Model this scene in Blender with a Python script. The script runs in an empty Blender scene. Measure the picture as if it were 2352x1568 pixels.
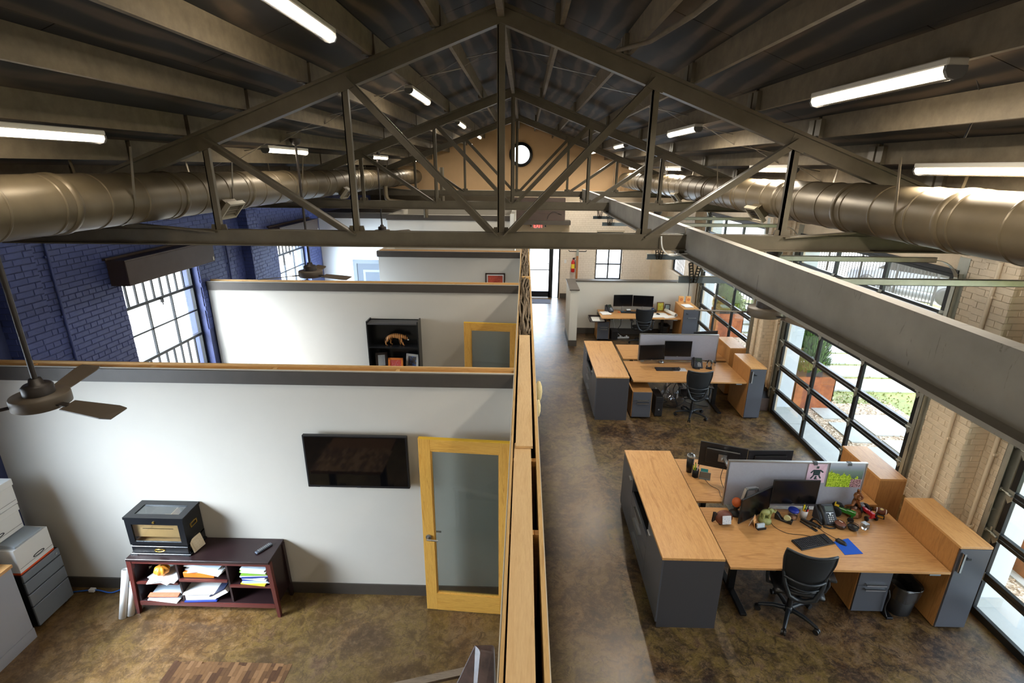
import bpy, math, random
from mathutils import Vector, Matrix
random.seed(7)
SC = bpy.context.scene
COL = SC.collection

# ---------------------------------------------------------------- camera
cd = bpy.data.cameras.new('camera')
cd.sensor_fit = 'HORIZONTAL'; cd.sensor_width = 36.0; cd.lens = 1181.7 / 2352 * 36.0
cd.clip_start = 0.05; cd.clip_end = 400
cam = bpy.data.objects.new('camera', cd); COL.objects.link(cam)
def cam_matrix(p, y, r):
    cp, sp, cy, sy, cr, sr = math.cos(p), math.sin(p), math.cos(y), math.sin(y), math.cos(r), math.sin(r)
    f = Vector((sy * cp, cy * cp, -sp)); ri = Vector((cy, -sy, 0)); dn = f.cross(ri)
    ri2 = ri * cr - dn * sr; dn2 = ri * sr + dn * cr
    m = Matrix((ri2, -dn2, -f)).transposed().to_4x4()
    return m
m = cam_matrix(0.325236, -0.0215495, 0.00808757)
m.translation = Vector((0, 0, 4.6))
cam.matrix_world = m
SC.camera = cam

# ---------------------------------------------------------------- world, sun, exposure
w = bpy.data.worlds.new('sky'); SC.world = w; w.use_nodes = True
nt = w.node_tree; nt.nodes.clear()
sky = nt.nodes.new('ShaderNodeTexSky'); sky.sky_type = 'NISHITA'; sky.sun_disc = False
sky.sun_elevation = math.radians(42); sky.sun_rotation = math.radians(-124)
sky.dust_density = 3.0; sky.ozone_density = 1.0; sky.air_density = 1.0
hs = nt.nodes.new('ShaderNodeHueSaturation'); hs.inputs['Saturation'].default_value = 0.35
bg = nt.nodes.new('ShaderNodeBackground'); bg.inputs['Strength'].default_value = 2.5
wo = nt.nodes.new('ShaderNodeOutputWorld')
nt.links.new(sky.outputs[0], hs.inputs['Color']); nt.links.new(hs.outputs[0], bg.inputs[0]); nt.links.new(bg.outputs[0], wo.inputs[0])
sl = bpy.data.lights.new('sun', 'SUN'); sl.energy = 7.0; sl.angle = math.radians(4.0); sl.color = (1, .95, .86)
so = bpy.data.objects.new('sun', sl); COL.objects.link(so); so.location = (-20, -4, 30)
so.rotation_euler = Vector((0.62, 0.42, -0.66)).to_track_quat('-Z', 'Y').to_euler()
# daylight through the high windows of the blue wall: one lamp just outside each opening
def daylight(name, loc, sx, sy, direction, watts, col=(.66, .82, 1.0)):
    a = bpy.data.lights.new(name, 'AREA'); a.shape = 'RECTANGLE'; a.size = sx; a.size_y = sy
    a.energy = watts; a.color = col
    o = bpy.data.objects.new(name, a); COL.objects.link(o); o.location = loc
    o.rotation_euler = Vector(direction).to_track_quat('-Z', 'Z').to_euler()
    return o
DAY = [(2.6, 195), (7.58, 58), (12.1, 430)]
for yy, wt in DAY:
    daylight('window_daylight', (-5.85, yy, 2.25), 1.6, 1.9, (.62, .34, -.50), wt).data.spread = math.radians(110)
daylight('front_door_daylight', (0.65, 19.2, 1.3), 1.3, 2.2, (0, -1, -0.05), 45)
daylight('front_window_daylight', (3.1, 19.2, 1.6), 1.0, 1.5, (0, -1, -0.05), 80)
vs = SC.view_settings
vs.view_transform = 'Standard'; vs.look = 'None'; vs.gamma = 1.0; vs.exposure = 0.0; vs.use_curve_mapping = False
SC.display_settings.display_device = 'sRGB'
cy = SC.cycles
cy.use_denoising = True; cy.max_bounces = 8; cy.diffuse_bounces = 4; cy.glossy_bounces = 3
cy.transparent_max_bounces = 12; cy.transmission_bounces = 4; cy.caustics_reflective = False; cy.caustics_refractive = False
cy.sample_clamp_indirect = 6.0

# ---------------------------------------------------------------- mesh helpers
def S(r, g, b):
    f = lambda c: (c / 255 / 12.92) if c <= 10 else ((c / 255 + .055) / 1.055) ** 2.4
    return (f(r), f(g), f(b), 1)
BF = [(0, 3, 2, 1), (4, 5, 6, 7), (0, 1, 5, 4), (1, 2, 6, 5), (2, 3, 7, 6), (3, 0, 4, 7)]
class MB:
    def __init__(s): s.v = []; s.f = []; s.sm = []
    def raw(s, vs_, fs, smooth=False):
        b = len(s.v); s.v += [tuple(p) for p in vs_]
        s.f += [tuple(i + b for i in q) for q in fs]; s.sm += [smooth] * len(fs); return s
    def box(s, x0, x1, y0, y1, z0, z1):
        return s.raw([(x0, y0, z0), (x1, y0, z0), (x1, y1, z0), (x0, y1, z0), (x0, y0, z1), (x1, y0, z1), (x1, y1, z1), (x0, y1, z1)], BF)
    def obox(s, c, size, rot=None):
        h = [q / 2 for q in size]; c = Vector(c); R = rot or Matrix.Identity(3)
        P = [c + R @ Vector((a * h[0], b * h[1], d * h[2])) for d in (-1, 1) for a, b in ((-1, -1), (1, -1), (1, 1), (-1, 1))]
        return s.raw(P, BF)
    def bar(s, p, q, wd, ht, up=(0, 0, 1)):      # box beam from p to q
        p, q = Vector(p), Vector(q); d = q - p; L = d.length; d.normalize()
        u = Vector(up); a = d.cross(u)
        if a.length < 1e-4: a = d.cross(Vector((1, 0, 0)))
        a.normalize(); u = a.cross(d)
        R = Matrix((a, d, u)).transposed()
        return s.obox((p + q) / 2, (wd, L, ht), R)
    def cyl(s, p, q, r0, r1=None, n=12, smooth=True, caps=True):
        r1 = r0 if r1 is None else r1
        p, q = Vector(p), Vector(q); d = (q - p).normalized()
        a = d.orthogonal().normalized(); b = d.cross(a)
        V = [];
        for c, r in ((p, r0), (q, r1)):
            for i in range(n):
                t = 2 * math.pi * i / n; V.append(c + a * (r * math.cos(t)) + b * (r * math.sin(t)))
        F = [(i, (i + 1) % n, n + (i + 1) % n, n + i) for i in range(n)]
        s.raw(V, F, smooth)
        if caps: s.raw(V, [tuple(range(n - 1, -1, -1)), tuple(range(n, 2 * n))])
        return s
    def tube(s, pts, r, n=8, rs=None):
        pts = [Vector(p) for p in pts]; N = len(pts); V = []
        up = None
        for i, p in enumerate(pts):
            d = (pts[min(i + 1, N - 1)] - pts[max(i - 1, 0)]).normalized()
            if up is None: up = d.orthogonal().normalized()
            a = (up - d * up.dot(d));
            a = a.normalized() if a.length > 1e-5 else d.orthogonal().normalized()
            up = a; b = d.cross(a); rr = rs[i] if rs else r
            for k in range(n):
                t = 2 * math.pi * k / n; V.append(p + a * (rr * math.cos(t)) + b * (rr * math.sin(t)))
        F = [(i * n + k, i * n + (k + 1) % n, (i + 1) * n + (k + 1) % n, (i + 1) * n + k) for i in range(N - 1) for k in range(n)]
        s.raw(V, F, True); s.raw(V, [tuple(range(n - 1, -1, -1)), tuple(range((N - 1) * n, N * n))]); return s
    def lathe(s, prof, c=(0, 0, 0), n=20, axis='z', smooth=True):
        V = []; c = Vector(c)
        for r, h in prof:
            for i in range(n):
                t = 2 * math.pi * i / n; x, y = r * math.cos(t), r * math.sin(t)
                V.append(c + Vector({'z': (x, y, h), 'x': (h, x, y), 'y': (y, h, x)}[axis]))
        m_ = len(prof)
        F = [(j * n + i, j * n + (i + 1) % n, (j + 1) * n + (i + 1) % n, (j + 1) * n + i) for j in range(m_ - 1) for i in range(n)]
        s.raw(V, F, smooth)
        if prof[0] == prof[-1]: return s
        if prof[0][0] > 1e-4: s.raw(V, [tuple(range(n - 1, -1, -1))])
        if prof[-1][0] > 1e-4: s.raw(V, [tuple(range((m_ - 1) * n, m_ * n))])
        return s
    def prism(s, poly, axis, a0, a1):            # poly in the two other axes, extruded along axis
        def P(u, v, a): return {'x': (a, u, v), 'y': (u, a, v), 'z': (u, v, a)}[axis]
        n = len(poly); V = [P(u, v, a0) for u, v in poly] + [P(u, v, a1) for u, v in poly]
        F = [(i, (i + 1) % n, n + (i + 1) % n, n + i) for i in range(n)] + [tuple(range(n - 1, -1, -1)), tuple(range(n, 2 * n))]
        return s.raw(V, F)
    def ell(s, c, rx, ry, rz, n=14, m_=9, rot=None):
        V = []; R = rot or Matrix.Identity(3); c = Vector(c)
        for j in range(m_ + 1):
            ph = math.pi * j / m_
            for i in range(n):
                t = 2 * math.pi * i / n
                V.append(c + R @ Vector((rx * math.sin(ph) * math.cos(t), ry * math.sin(ph) * math.sin(t), -rz * math.cos(ph))))
        F = [(j * n + i, j * n + (i + 1) % n, (j + 1) * n + (i + 1) % n, (j + 1) * n + i) for j in range(m_) for i in range(n)]
        return s.raw(V, F, True)
    def grid(s, fn, nu, nv, smooth=True):
        V = [fn(i / nu, j / nv) for j in range(nv + 1) for i in range(nu + 1)]
        F = [(j * (nu + 1) + i, j * (nu + 1) + i + 1, (j + 1) * (nu + 1) + i + 1, (j + 1) * (nu + 1) + i) for j in range(nv) for i in range(nu)]
        return s.raw(V, F, smooth)
    def mesh(s, name, mat):
        me = bpy.data.meshes.new(name); me.from_pydata(s.v, [], s.f)
        me.polygons.foreach_set('use_smooth', s.sm)
        if mat: me.materials.append(mat)
        me.update(); return me
    def build(s, name, mat, parent=None, world=False, bevel=0, seg=1, solid=0):
        if world and parent is not None:
            l = parent.location; s.v = [(x - l[0], y - l[1], z - l[2]) for x, y, z in s.v]
        o = bpy.data.objects.new(name, s.mesh(name, mat)); COL.objects.link(o)
        if parent is not None: o.parent = parent
        if solid:
            md = o.modifiers.new('thick', 'SOLIDIFY'); md.thickness = solid; md.offset = 0
        if bevel:
            md = o.modifiers.new('edge', 'BEVEL'); md.width = bevel; md.segments = seg; md.limit_method = 'ANGLE'; md.angle_limit = math.radians(50)
        return o
def RZ(a): return Matrix.Rotation(a, 3, 'Z')
def RX(a): return Matrix.Rotation(a, 3, 'X')
def RY(a): return Matrix.Rotation(a, 3, 'Y')
def tag(o, label=None, cat=None, group=None, kind=None):
    if label: o['label'] = label
    if cat: o['category'] = cat
    if group: o['group'] = group
    if kind: o['kind'] = kind
    return o
def thing(name, label, cat, loc=(0, 0, 0), rz=0, group=None):
    o = bpy.data.objects.new(name, None); COL.objects.link(o); o.location = loc; o.rotation_euler = (0, 0, rz)
    o.empty_display_size = .1
    return tag(o, label, cat, group)
def struct(name, loc=(0, 0, 0)):
    o = bpy.data.objects.new(name, None); COL.objects.link(o); o.location = loc; o['kind'] = 'structure'; return o
def box(name, mat, parent, x0, x1, y0, y1, z0, z1, world=False, bevel=0):
    return MB().box(x0, x1, y0, y1, z0, z1).build(name, mat, parent, world, bevel)
def dup(root, loc, rz=None, label=None, group=None):
    r = root.copy(); COL.objects.link(r); r.location = loc
    if rz is not None: r.rotation_euler = (0, 0, rz)
    if label: r['label'] = label
    if group: r['group'] = group
    for ch in list(root.children):
        c = ch.copy(); COL.objects.link(c); c.parent = r
        for g in list(ch.children):
            d = g.copy(); COL.objects.link(d); d.parent = c
    return r

# ---------------------------------------------------------------- materials
def nmat(name):
    mt = bpy.data.materials.new(name); mt.use_nodes = True
    n = mt.node_tree; b = n.nodes['Principled BSDF']; return mt, n, b
def coords(n, sc=(1, 1, 1), src='Object'):
    tc = n.nodes.new('ShaderNodeTexCoord'); mp = n.nodes.new('ShaderNodeMapping'); mp.inputs['Scale'].default_value = sc
    n.links.new(tc.outputs[src], mp.inputs[0]); return mp.outputs[0]
def noise(n, vec, scale, detail=4, rough=.6, dist=0):
    t = n.nodes.new('ShaderNodeTexNoise'); t.inputs['Scale'].default_value = scale; t.inputs['Detail'].default_value = detail
    t.inputs['Roughness'].default_value = rough; t.inputs['Distortion'].default_value = dist
    n.links.new(vec, t.inputs['Vector']); return t.outputs['Fac']
def ramp(n, fac, stops):
    r = n.nodes.new('ShaderNodeValToRGB'); e = r.color_ramp.elements
    while len(e) < len(stops): e.new(.5)
    for k, (p, c) in enumerate(stops): e[k].position = p; e[k].color = c
    n.links.new(fac, r.inputs[0]); return r.outputs[0]
def mix(n, fac, a, b, mode='MIX'):
    x = n.nodes.new('ShaderNodeMix'); x.data_type = 'RGBA'; x.blend_type = mode
    for sock, v in ((0, fac), (6, a), (7, b)):
        if hasattr(v, 'is_linked'): n.links.new(v, x.inputs[sock])
        else: x.inputs[sock].default_value = v
    return x.outputs[2]
def bump(n, b, h, strength=.3, dist=.01):
    k = n.nodes.new('ShaderNodeBump'); k.inputs['Strength'].default_value = strength; k.inputs['Distance'].default_value = dist
    n.links.new(h, k.inputs['Height']); n.links.new(k.outputs[0], b.inputs['Normal'])
def M(name, c, rough=.5, metal=0, var=.0, vs_=6, bmp=0, bs=40, coat=0, spec=None):
    mt, n, b = nmat(name)
    b.inputs['Base Color'].default_value = c; b.inputs['Roughness'].default_value = rough; b.inputs['Metallic'].default_value = metal
    if coat: b.inputs['Coat Weight'].default_value = coat
    if spec is not None: b.inputs['Specular IOR Level'].default_value = spec
    if var or bmp: v = coords(n)
    if var:
        f = noise(n, v, vs_, 5, .65)
        d = tuple(q * (1 - var) for q in c[:3]) + (1,); l = tuple(min(1, q * (1 + var)) for q in c[:3]) + (1,)
        n.links.new(ramp(n, f, [(.3, d), (.7, l)]), b.inputs['Base Color'])
    if bmp: bump(n, b, noise(n, v, bs, 3), bmp)
    return mt
def wood(name, c1, c2, c3=None, axis=0, scale=3.0, stretch=12, rough=.45, dist=1.2, bmp=.05):
    mt, n, b = nmat(name)
    sc = [stretch] * 3; sc[axis] = 1.0
    v = coords(n, tuple(sc)); f = noise(n, v, scale, 6, .62, dist)
    st = [(.28, c1), (.52, c2), (.75, c3 or c1)]
    col = ramp(n, f, st)
    f2 = noise(n, v, scale * 9, 2, .6)
    col = mix(n, .22, col, ramp(n, f2, [(.3, S(60, 45, 30)), (.7, S(235, 215, 185))]), 'SOFT_LIGHT')
    n.links.new(col, b.inputs['Base Color']); b.inputs['Roughness'].default_value = rough
    if bmp: bump(n, b, f, bmp, .004)
    return mt
def emit(name, c, st):
    mt, n, b = nmat(name); b.inputs['Emission Color'].default_value = c; b.inputs['Emission Strength'].default_value = st
    b.inputs['Base Color'].default_value = c; return mt
def glass(name, tint=(.93, .97, .97, 1), refl=.07, rough=0.0):
    mt = bpy.data.materials.new(name); mt.use_nodes = True; n = mt.node_tree; n.nodes.clear()
    o = n.nodes.new('ShaderNodeOutputMaterial'); t = n.nodes.new('ShaderNodeBsdfTransparent'); g = n.nodes.new('ShaderNodeBsdfGlossy')
    t.inputs[0].default_value = tint; g.inputs['Roughness'].default_value = rough
    lw = n.nodes.new('ShaderNodeLayerWeight'); lw.inputs[0].default_value = .25
    mr = n.nodes.new('ShaderNodeMapRange'); mr.inputs[3].default_value = refl; mr.inputs[4].default_value = .55
    n.links.new(lw.outputs['Facing'], mr.inputs[0])
    x = n.nodes.new('ShaderNodeMixShader'); n.links.new(mr.outputs[0], x.inputs[0]); n.links.new(t.outputs[0], x.inputs[1]); n.links.new(g.outputs[0], x.inputs[2])
    n.links.new(x.outputs[0], o.inputs[0]); return mt

def mat_floor():
    mt, n, b = nmat('stained_concrete')
    v = coords(n, (1, 1, 1))
    big = noise(n, v, .75, 3, .55, .6); mid = noise(n, v, 2.3, 9, .72, .5); fine = noise(n, v, 14, 6, .75, .3); gr = noise(n, v, 70, 3, .7)
    pal_a = ramp(n, mid, [(.34, S(30, 22, 18)), (.45, S(62, 44, 30)), (.52, S(104, 78, 46)), (.58, S(118, 96, 70)), (.68, S(58, 40, 30))])
    pal_b = ramp(n, mid, [(.34, S(46, 30, 24)), (.46, S(78, 64, 34)), (.54, S(110, 92, 48)), (.62, S(92, 72, 56)), (.70, S(60, 32, 26))])
    col = mix(n, ramp(n, big, [(.42, (0, 0, 0, 1)), (.58, (1, 1, 1, 1))]), pal_a, pal_b)
    col = mix(n, ramp(n, fine, [(.46, (0, 0, 0, 1)), (.66, (.55, .55, .55, 1))]), col, S(136, 112, 84))
    col = mix(n, ramp(n, noise(n, v, 9, 8, .8, 1.0), [(.40, (.75, .75, .75, 1)), (.50, (0, 0, 0, 1))]), col, S(34, 25, 20))
    col = mix(n, .35, col, ramp(n, gr, [(.35, S(60, 56, 52)), (.65, S(190, 184, 176))]), 'OVERLAY')
    # a slab of paler stain down the aisle with a straight saw-cut edge
    tc = n.nodes.new('ShaderNodeTexCoord'); sp = n.nodes.new('ShaderNodeSeparateXYZ'); n.links.new(tc.outputs['Object'], sp.inputs[0])
    def step(sock, a, w_):
        r = n.nodes.new('ShaderNodeMapRange'); r.inputs[1].default_value = a - w_; r.inputs[2].default_value = a + w_
        n.links.new(sock, r.inputs[0]); return r.outputs[0]
    def mul(a, c):
        k = n.nodes.new('ShaderNodeMath'); k.operation = 'MULTIPLY'
        for i, q in enumerate((a, c)):
            if hasattr(q, 'is_linked'): n.links.new(q, k.inputs[i])
            else: k.inputs[i].default_value = q
        return k.outputs[0]
    def inv(a):
        k = n.nodes.new('ShaderNodeMath'); k.operation = 'SUBTRACT'; k.inputs[0].default_value = 1; n.links.new(a, k.inputs[1]); return k.outputs[0]
    aisle = mul(step(sp.outputs[0], .12, .02), inv(step(sp.outputs[0], 1.18, .012)))
    col = mix(n, mul(aisle, .26), col, S(112, 84, 58))
    # white scuffs
    sc = noise(n, v, 6.5, 10, .8, 1.5)
    col = mix(n, ramp(n, sc, [(.64, (0, 0, 0, 1)), (.72, (.6, .6, .6, 1))]), col, S(176, 160, 140))
    # warm tan wash in the front office
    off = inv(step(sp.outputs[0], -.05, .02))
    col = mix(n, mul(off, .14), col, S(160, 120, 66))
    n.links.new(col, b.inputs['Base Color'])
    rr = n.nodes.new('ShaderNodeMapRange'); rr.inputs[3].default_value = .26; rr.inputs[4].default_value = .5
    n.links.new(fine, rr.inputs[0]); n.links.new(rr.outputs[0], b.inputs['Roughness'])
    b.inputs['Coat Weight'].default_value = .15; b.inputs['Coat Roughness'].default_value = .25
    bump(n, b, fine, .06, .004)
    return mt
def mat_deck():
    mt, n, b = nmat('dark_plywood')
    v = coords(n, (1, 1, 1)); wv = n.nodes.new('ShaderNodeTexWave'); wv.wave_type = 'BANDS'; wv.bands_direction = 'X'
    wv.inputs['Scale'].default_value = 1.6; wv.inputs['Distortion'].default_value = 14; wv.inputs['Detail'].default_value = 4; wv.inputs['Detail Scale'].default_value = .7
    n.links.new(coords(n, (1, .18, 1)), wv.inputs[0])
    col = ramp(n, wv.outputs['Fac'], [(.15, S(14, 11, 8)), (.5, S(36, 28, 20)), (.9, S(82, 68, 52))])
    col = mix(n, ramp(n, noise(n, v, 1.3, 4), [(.4, (0, 0, 0, 1)), (.7, (.7, .7, .7, 1))]), col, S(22, 18, 15))
    n.links.new(col, b.inputs['Base Color']); b.inputs['Roughness'].default_value = .75
    bump(n, b, wv.outputs['Fac'], .15, .004); return mt
def mat_duct():
    mt, n, b = nmat('duct_paint')
    v = coords(n); f = noise(n, v, 2.2, 4)
    n.links.new(ramp(n, f, [(.3, S(80, 70, 53)), (.7, S(98, 86, 66))]), b.inputs['Base Color'])
    b.inputs['Metallic'].default_value = .35; b.inputs['Roughness'].default_value = .42
    return mt
def mat_beam():
    mt, n, b = nmat('scuffed_primer')
    v = coords(n, (1, 1, 1)); f = noise(n, v, 3, 5); g = noise(n, coords(n, (1, 6, 1.2)), 3.2, 6, .7, 1.5)
    col = ramp(n, f, [(.3, S(134, 129, 121)), (.7, S(156, 151, 142))])
    col = mix(n, ramp(n, g, [(.63, (0, 0, 0, 1)), (.72, (.8, .8, .8, 1))]), col, S(62, 56, 50))
    n.links.new(col, b.inputs['Base Color']); b.inputs['Roughness'].default_value = .55; return mt
def mat_corten():
    mt, n, b = nmat('rusted_steel'); v = coords(n); f = noise(n, v, 3, 7, .7, .5)
    n.links.new(ramp(n, f, [(.3, S(92, 52, 34)), (.5, S(150, 84, 48)), (.7, S(186, 112, 66))]), b.inputs['Base Color'])
    b.inputs['Roughness'].default_value = .85; return mt
def mat_gravel():
    mt, n, b = nmat('pea_gravel'); vo = n.nodes.new('ShaderNodeTexVoronoi'); vo.inputs['Scale'].default_value = 34
    n.links.new(coords(n), vo.inputs['Vector'])
    hv = n.nodes.new('ShaderNodeSeparateColor'); n.links.new(vo.outputs['Color'], hv.inputs[0])
    n.links.new(ramp(n, hv.outputs[0], [(.0, S(150, 128, 104)), (.5, S(196, 174, 148)), (1, S(226, 212, 194))]), b.inputs['Base Color'])
    bump(n, b, vo.outputs['Distance'], .8, .02); b.inputs['Roughness'].default_value = .9; return mt
def mat_block():      # end-grain butcher block
    mt, n, b = nmat('butcher_block'); br = n.nodes.new('ShaderNodeTexBrick')
    br.inputs['Scale'].default_value = 1; br.inputs['Brick Width'].default_value = .11; br.inputs['Row Height'].default_value = .03; br.inputs['Mortar Size'].default_value = .0006
    br.inputs['Color1'].default_value = S(150, 104, 62); br.inputs['Color2'].default_value = S(96, 62, 38); br.inputs['Mortar'].default_value = S(70, 46, 28)
    mp = coords(n); mp2 = n.nodes.new('ShaderNodeMapping'); mp2.inputs['Rotation'].default_value = (0, 0, math.pi / 2); n.links.new(mp, mp2.inputs[0]); n.links.new(mp2.outputs[0], br.inputs[0])
    f = noise(n, coords(n, (14, 2, 2)), 5, 4)
    n.links.new(mix(n, .35, br.outputs[0], ramp(n, f, [(.3, S(80, 50, 30)), (.7, S(196, 150, 100))]), 'SOFT_LIGHT'), b.inputs['Base Color'])
    b.inputs['Roughness'].default_value = .4; return mt
def mat_leather():
    mt, n, b = nmat('brown_leather'); v = coords(n)
    n.links.new(ramp(n, noise(n, v, 7, 5), [(.3, S(48, 32, 28)), (.7, S(96, 72, 62))]), b.inputs['Base Color'])
    b.inputs['Roughness'].default_value = .38; bump(n, b, noise(n, v, 120, 3), .15, .002); return mt
def mat_leaf(name, a, c):
    mt, n, b = nmat(name); n.links.new(ramp(n, noise(n, coords(n), 9, 4), [(.3, a), (.7, c)]), b.inputs['Base Color']); b.inputs['Roughness'].default_value = .7; return mt
def mat_tiger():
    mt, n, b = nmat('tiger_coat'); wv = n.nodes.new('ShaderNodeTexWave'); wv.inputs['Scale'].default_value = 9; wv.inputs['Distortion'].default_value = 5; wv.bands_direction = 'X'
    n.links.new(coords(n, (1, .3, .5)), wv.inputs[0])
    n.links.new(ramp(n, wv.outputs['Fac'], [(.0, S(50, 28, 14)), (.3, S(160, 100, 48)), (1, S(206, 150, 86))]), b.inputs['Base Color']); b.inputs['Roughness'].default_value = .4; return mt
def mat_print(name, stops, scale=6, dist=1.5, rough=.5):
    mt, n, b = nmat(name); n.links.new(ramp(n, noise(n, coords(n, src='Generated'), scale, 5, .65, dist), stops), b.inputs['Base Color']); b.inputs['Roughness'].default_value = rough; return mt

m_floor = mat_floor(); m_deck = mat_deck(); m_duct = mat_duct(); m_beam = mat_beam(); m_corten = mat_corten(); m_gravel = mat_gravel(); m_block = mat_block(); m_leather = mat_leather()
m_truss = M('truss_paint', S(92, 84, 69), .5, .1, .18, 4)
m_purlin = M('dusty_joist_wood', S(98, 87, 70), .75, 0, .25, 8)
m_white = M('drywall_paint', S(200, 195, 185), .7, 0, .02, 2)
m_white2 = M('bright_drywall', S(222, 222, 220), .7)
m_trim = M('dark_trim', S(72, 66, 60), .45, 0, .1, 5)
m_pine = wood('pine_lumber', S(206, 164, 104), S(224, 186, 128), S(190, 146, 88), 0, 2.2, 14)
m_piney = wood('pine_lumber_along', S(196, 160, 106), S(214, 180, 126), S(180, 144, 92), 1, 2.2, 14)
m_board = wood('smooth_pine_board', S(216, 182, 136), S(226, 196, 152), S(206, 170, 122), 1, 1.6, 9)
m_doorx = wood('yellow_pine_rail', S(204, 146, 58), S(226, 176, 88), S(182, 122, 42), 0, 2.5, 16)
m_doorz = wood('yellow_pine_stile', S(204, 146, 58), S(226, 176, 88), S(182, 122, 42), 2, 2.5, 16)
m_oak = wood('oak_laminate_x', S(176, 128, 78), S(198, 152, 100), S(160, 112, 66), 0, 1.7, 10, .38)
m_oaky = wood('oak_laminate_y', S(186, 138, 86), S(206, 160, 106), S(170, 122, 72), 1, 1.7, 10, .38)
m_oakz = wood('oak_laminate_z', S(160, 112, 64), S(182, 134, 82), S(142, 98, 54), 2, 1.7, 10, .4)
m_grey = M('grey_laminate', S(66, 66, 72), .42)
m_grey2 = M('grey_laminate_front', S(78, 81, 90), .35)
m_alum = M('brushed_aluminium', S(176, 178, 180), .32, .9)
m_galv = M('galvanised_steel', S(176, 178, 170), .38, .75, .15, 5)
m_perf = M('dark_perforated_angle', S(60, 58, 54), .5, .4)
m_black = M('black_plastic', S(24, 24, 27), .42)
m_blackm = M('black_metal', S(22, 23, 26), .35, .3)
m_chair = M('chair_plastic', S(26, 31, 38), .4)
m_mesh = M('chair_mesh', S(20, 22, 27), .85, 0, .15, 60)
m_screen = M('dark_screen', S(12, 12, 15), .22, 0, 0, 6, 0, 40, 0, .3)
m_frame = M('black_door_frame', S(34, 37, 40), .32, .3)
m_blue = M('navy_painted_brick', S(66, 79, 136), .48, 0, .12, 5, .25, 60)
m_bluem = M('navy_painted_mortar', S(54, 64, 106), .55, 0, .12, 5, .3, 80)
m_cream = M('cream_painted_brick', S(218, 203, 180), .55, 0, .07, 5, .25, 60)
m_creamm = M('cream_painted_mortar', S(202, 186, 162), .6, 0, .08, 5, .3, 80)
m_gable = M('tan_gable_paint', S(208, 172, 130), .7, 0, .05, 2)
m_brown = M('brown_valance', S(76, 62, 56), .5, 0, .15, 3)
m_glass = glass('clear_glass')
m_frost = glass('window_glass', (.95, .98, 1, 1), .06)
m_doorglass = glass('door_glass', (.80, .84, .84, 1), .05)
m_esp = M('espresso_wood', S(40, 26, 28), .32, 0, .15, 8)
m_mahog = M('mahogany_edge', S(92, 44, 40), .3, 0, .1, 8)
m_blk = M('black_lacquer', S(22, 24, 28), .25)
m_paper = M('white_paper', S(232, 232, 230), .8)
m_paperb = M('bluish_paper', S(196, 212, 226), .8)
m_cedar = M('cedar_lining', S(214, 166, 112), .5, 0, .1, 8)
m_brass = M('brass', S(214, 176, 84), .25, .9)
m_orange = M('orange_binder', S(236, 126, 40), .5)
m_green = M('green_folder', S(140, 190, 70), .5)
m_bluef = M('blue_folder', S(40, 64, 150), .5)
m_yellow = M('yellow_tab', S(236, 206, 60), .5)
m_red = M('red_paint', S(200, 34, 34), .35)
m_concrete = M('pale_concrete', S(176, 180, 178), .85, 0, .05, 3)
m_paver = M('paver_concrete', S(176, 178, 174), .85, 0, .05, 4)
m_grass = mat_leaf('lawn', S(104, 116, 62), S(150, 152, 92))
m_thuja = mat_leaf('arborvitae', S(52, 84, 34), S(104, 140, 60))
m_shrub = mat_leaf('shrub', S(84, 104, 62), S(140, 150, 90))
m_asphalt = M('sunny_asphalt', S(178, 176, 170), .9, 0, .06, 2)
m_stucco = M('white_stucco', S(204, 212, 218), .8)
m_tube = emit('light_tube', (1, .90, .74, 1), 30)
m_lens = glass('lamp_cover', (.97, .94, .88, 1), .1, .1)
# ================================================================ shell
XL, XR, YB, YF = -5.45, 4.97, -1.6, 18.8
XK, ZA, SL = -0.23, 5.97, 0.372                       # ridge x, outer apex of the trusses, slope
def zt(x): return ZA - SL * abs(x - XK)               # top of the truss top chord = underside of the joists
TY = [-1.7, 5.2, 10.1, 15.0]
fl = box('floor', m_floor, None, XL - .3, XR + .06, YB, YF + .05, -.12, 0); fl['kind'] = 'structure'
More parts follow.
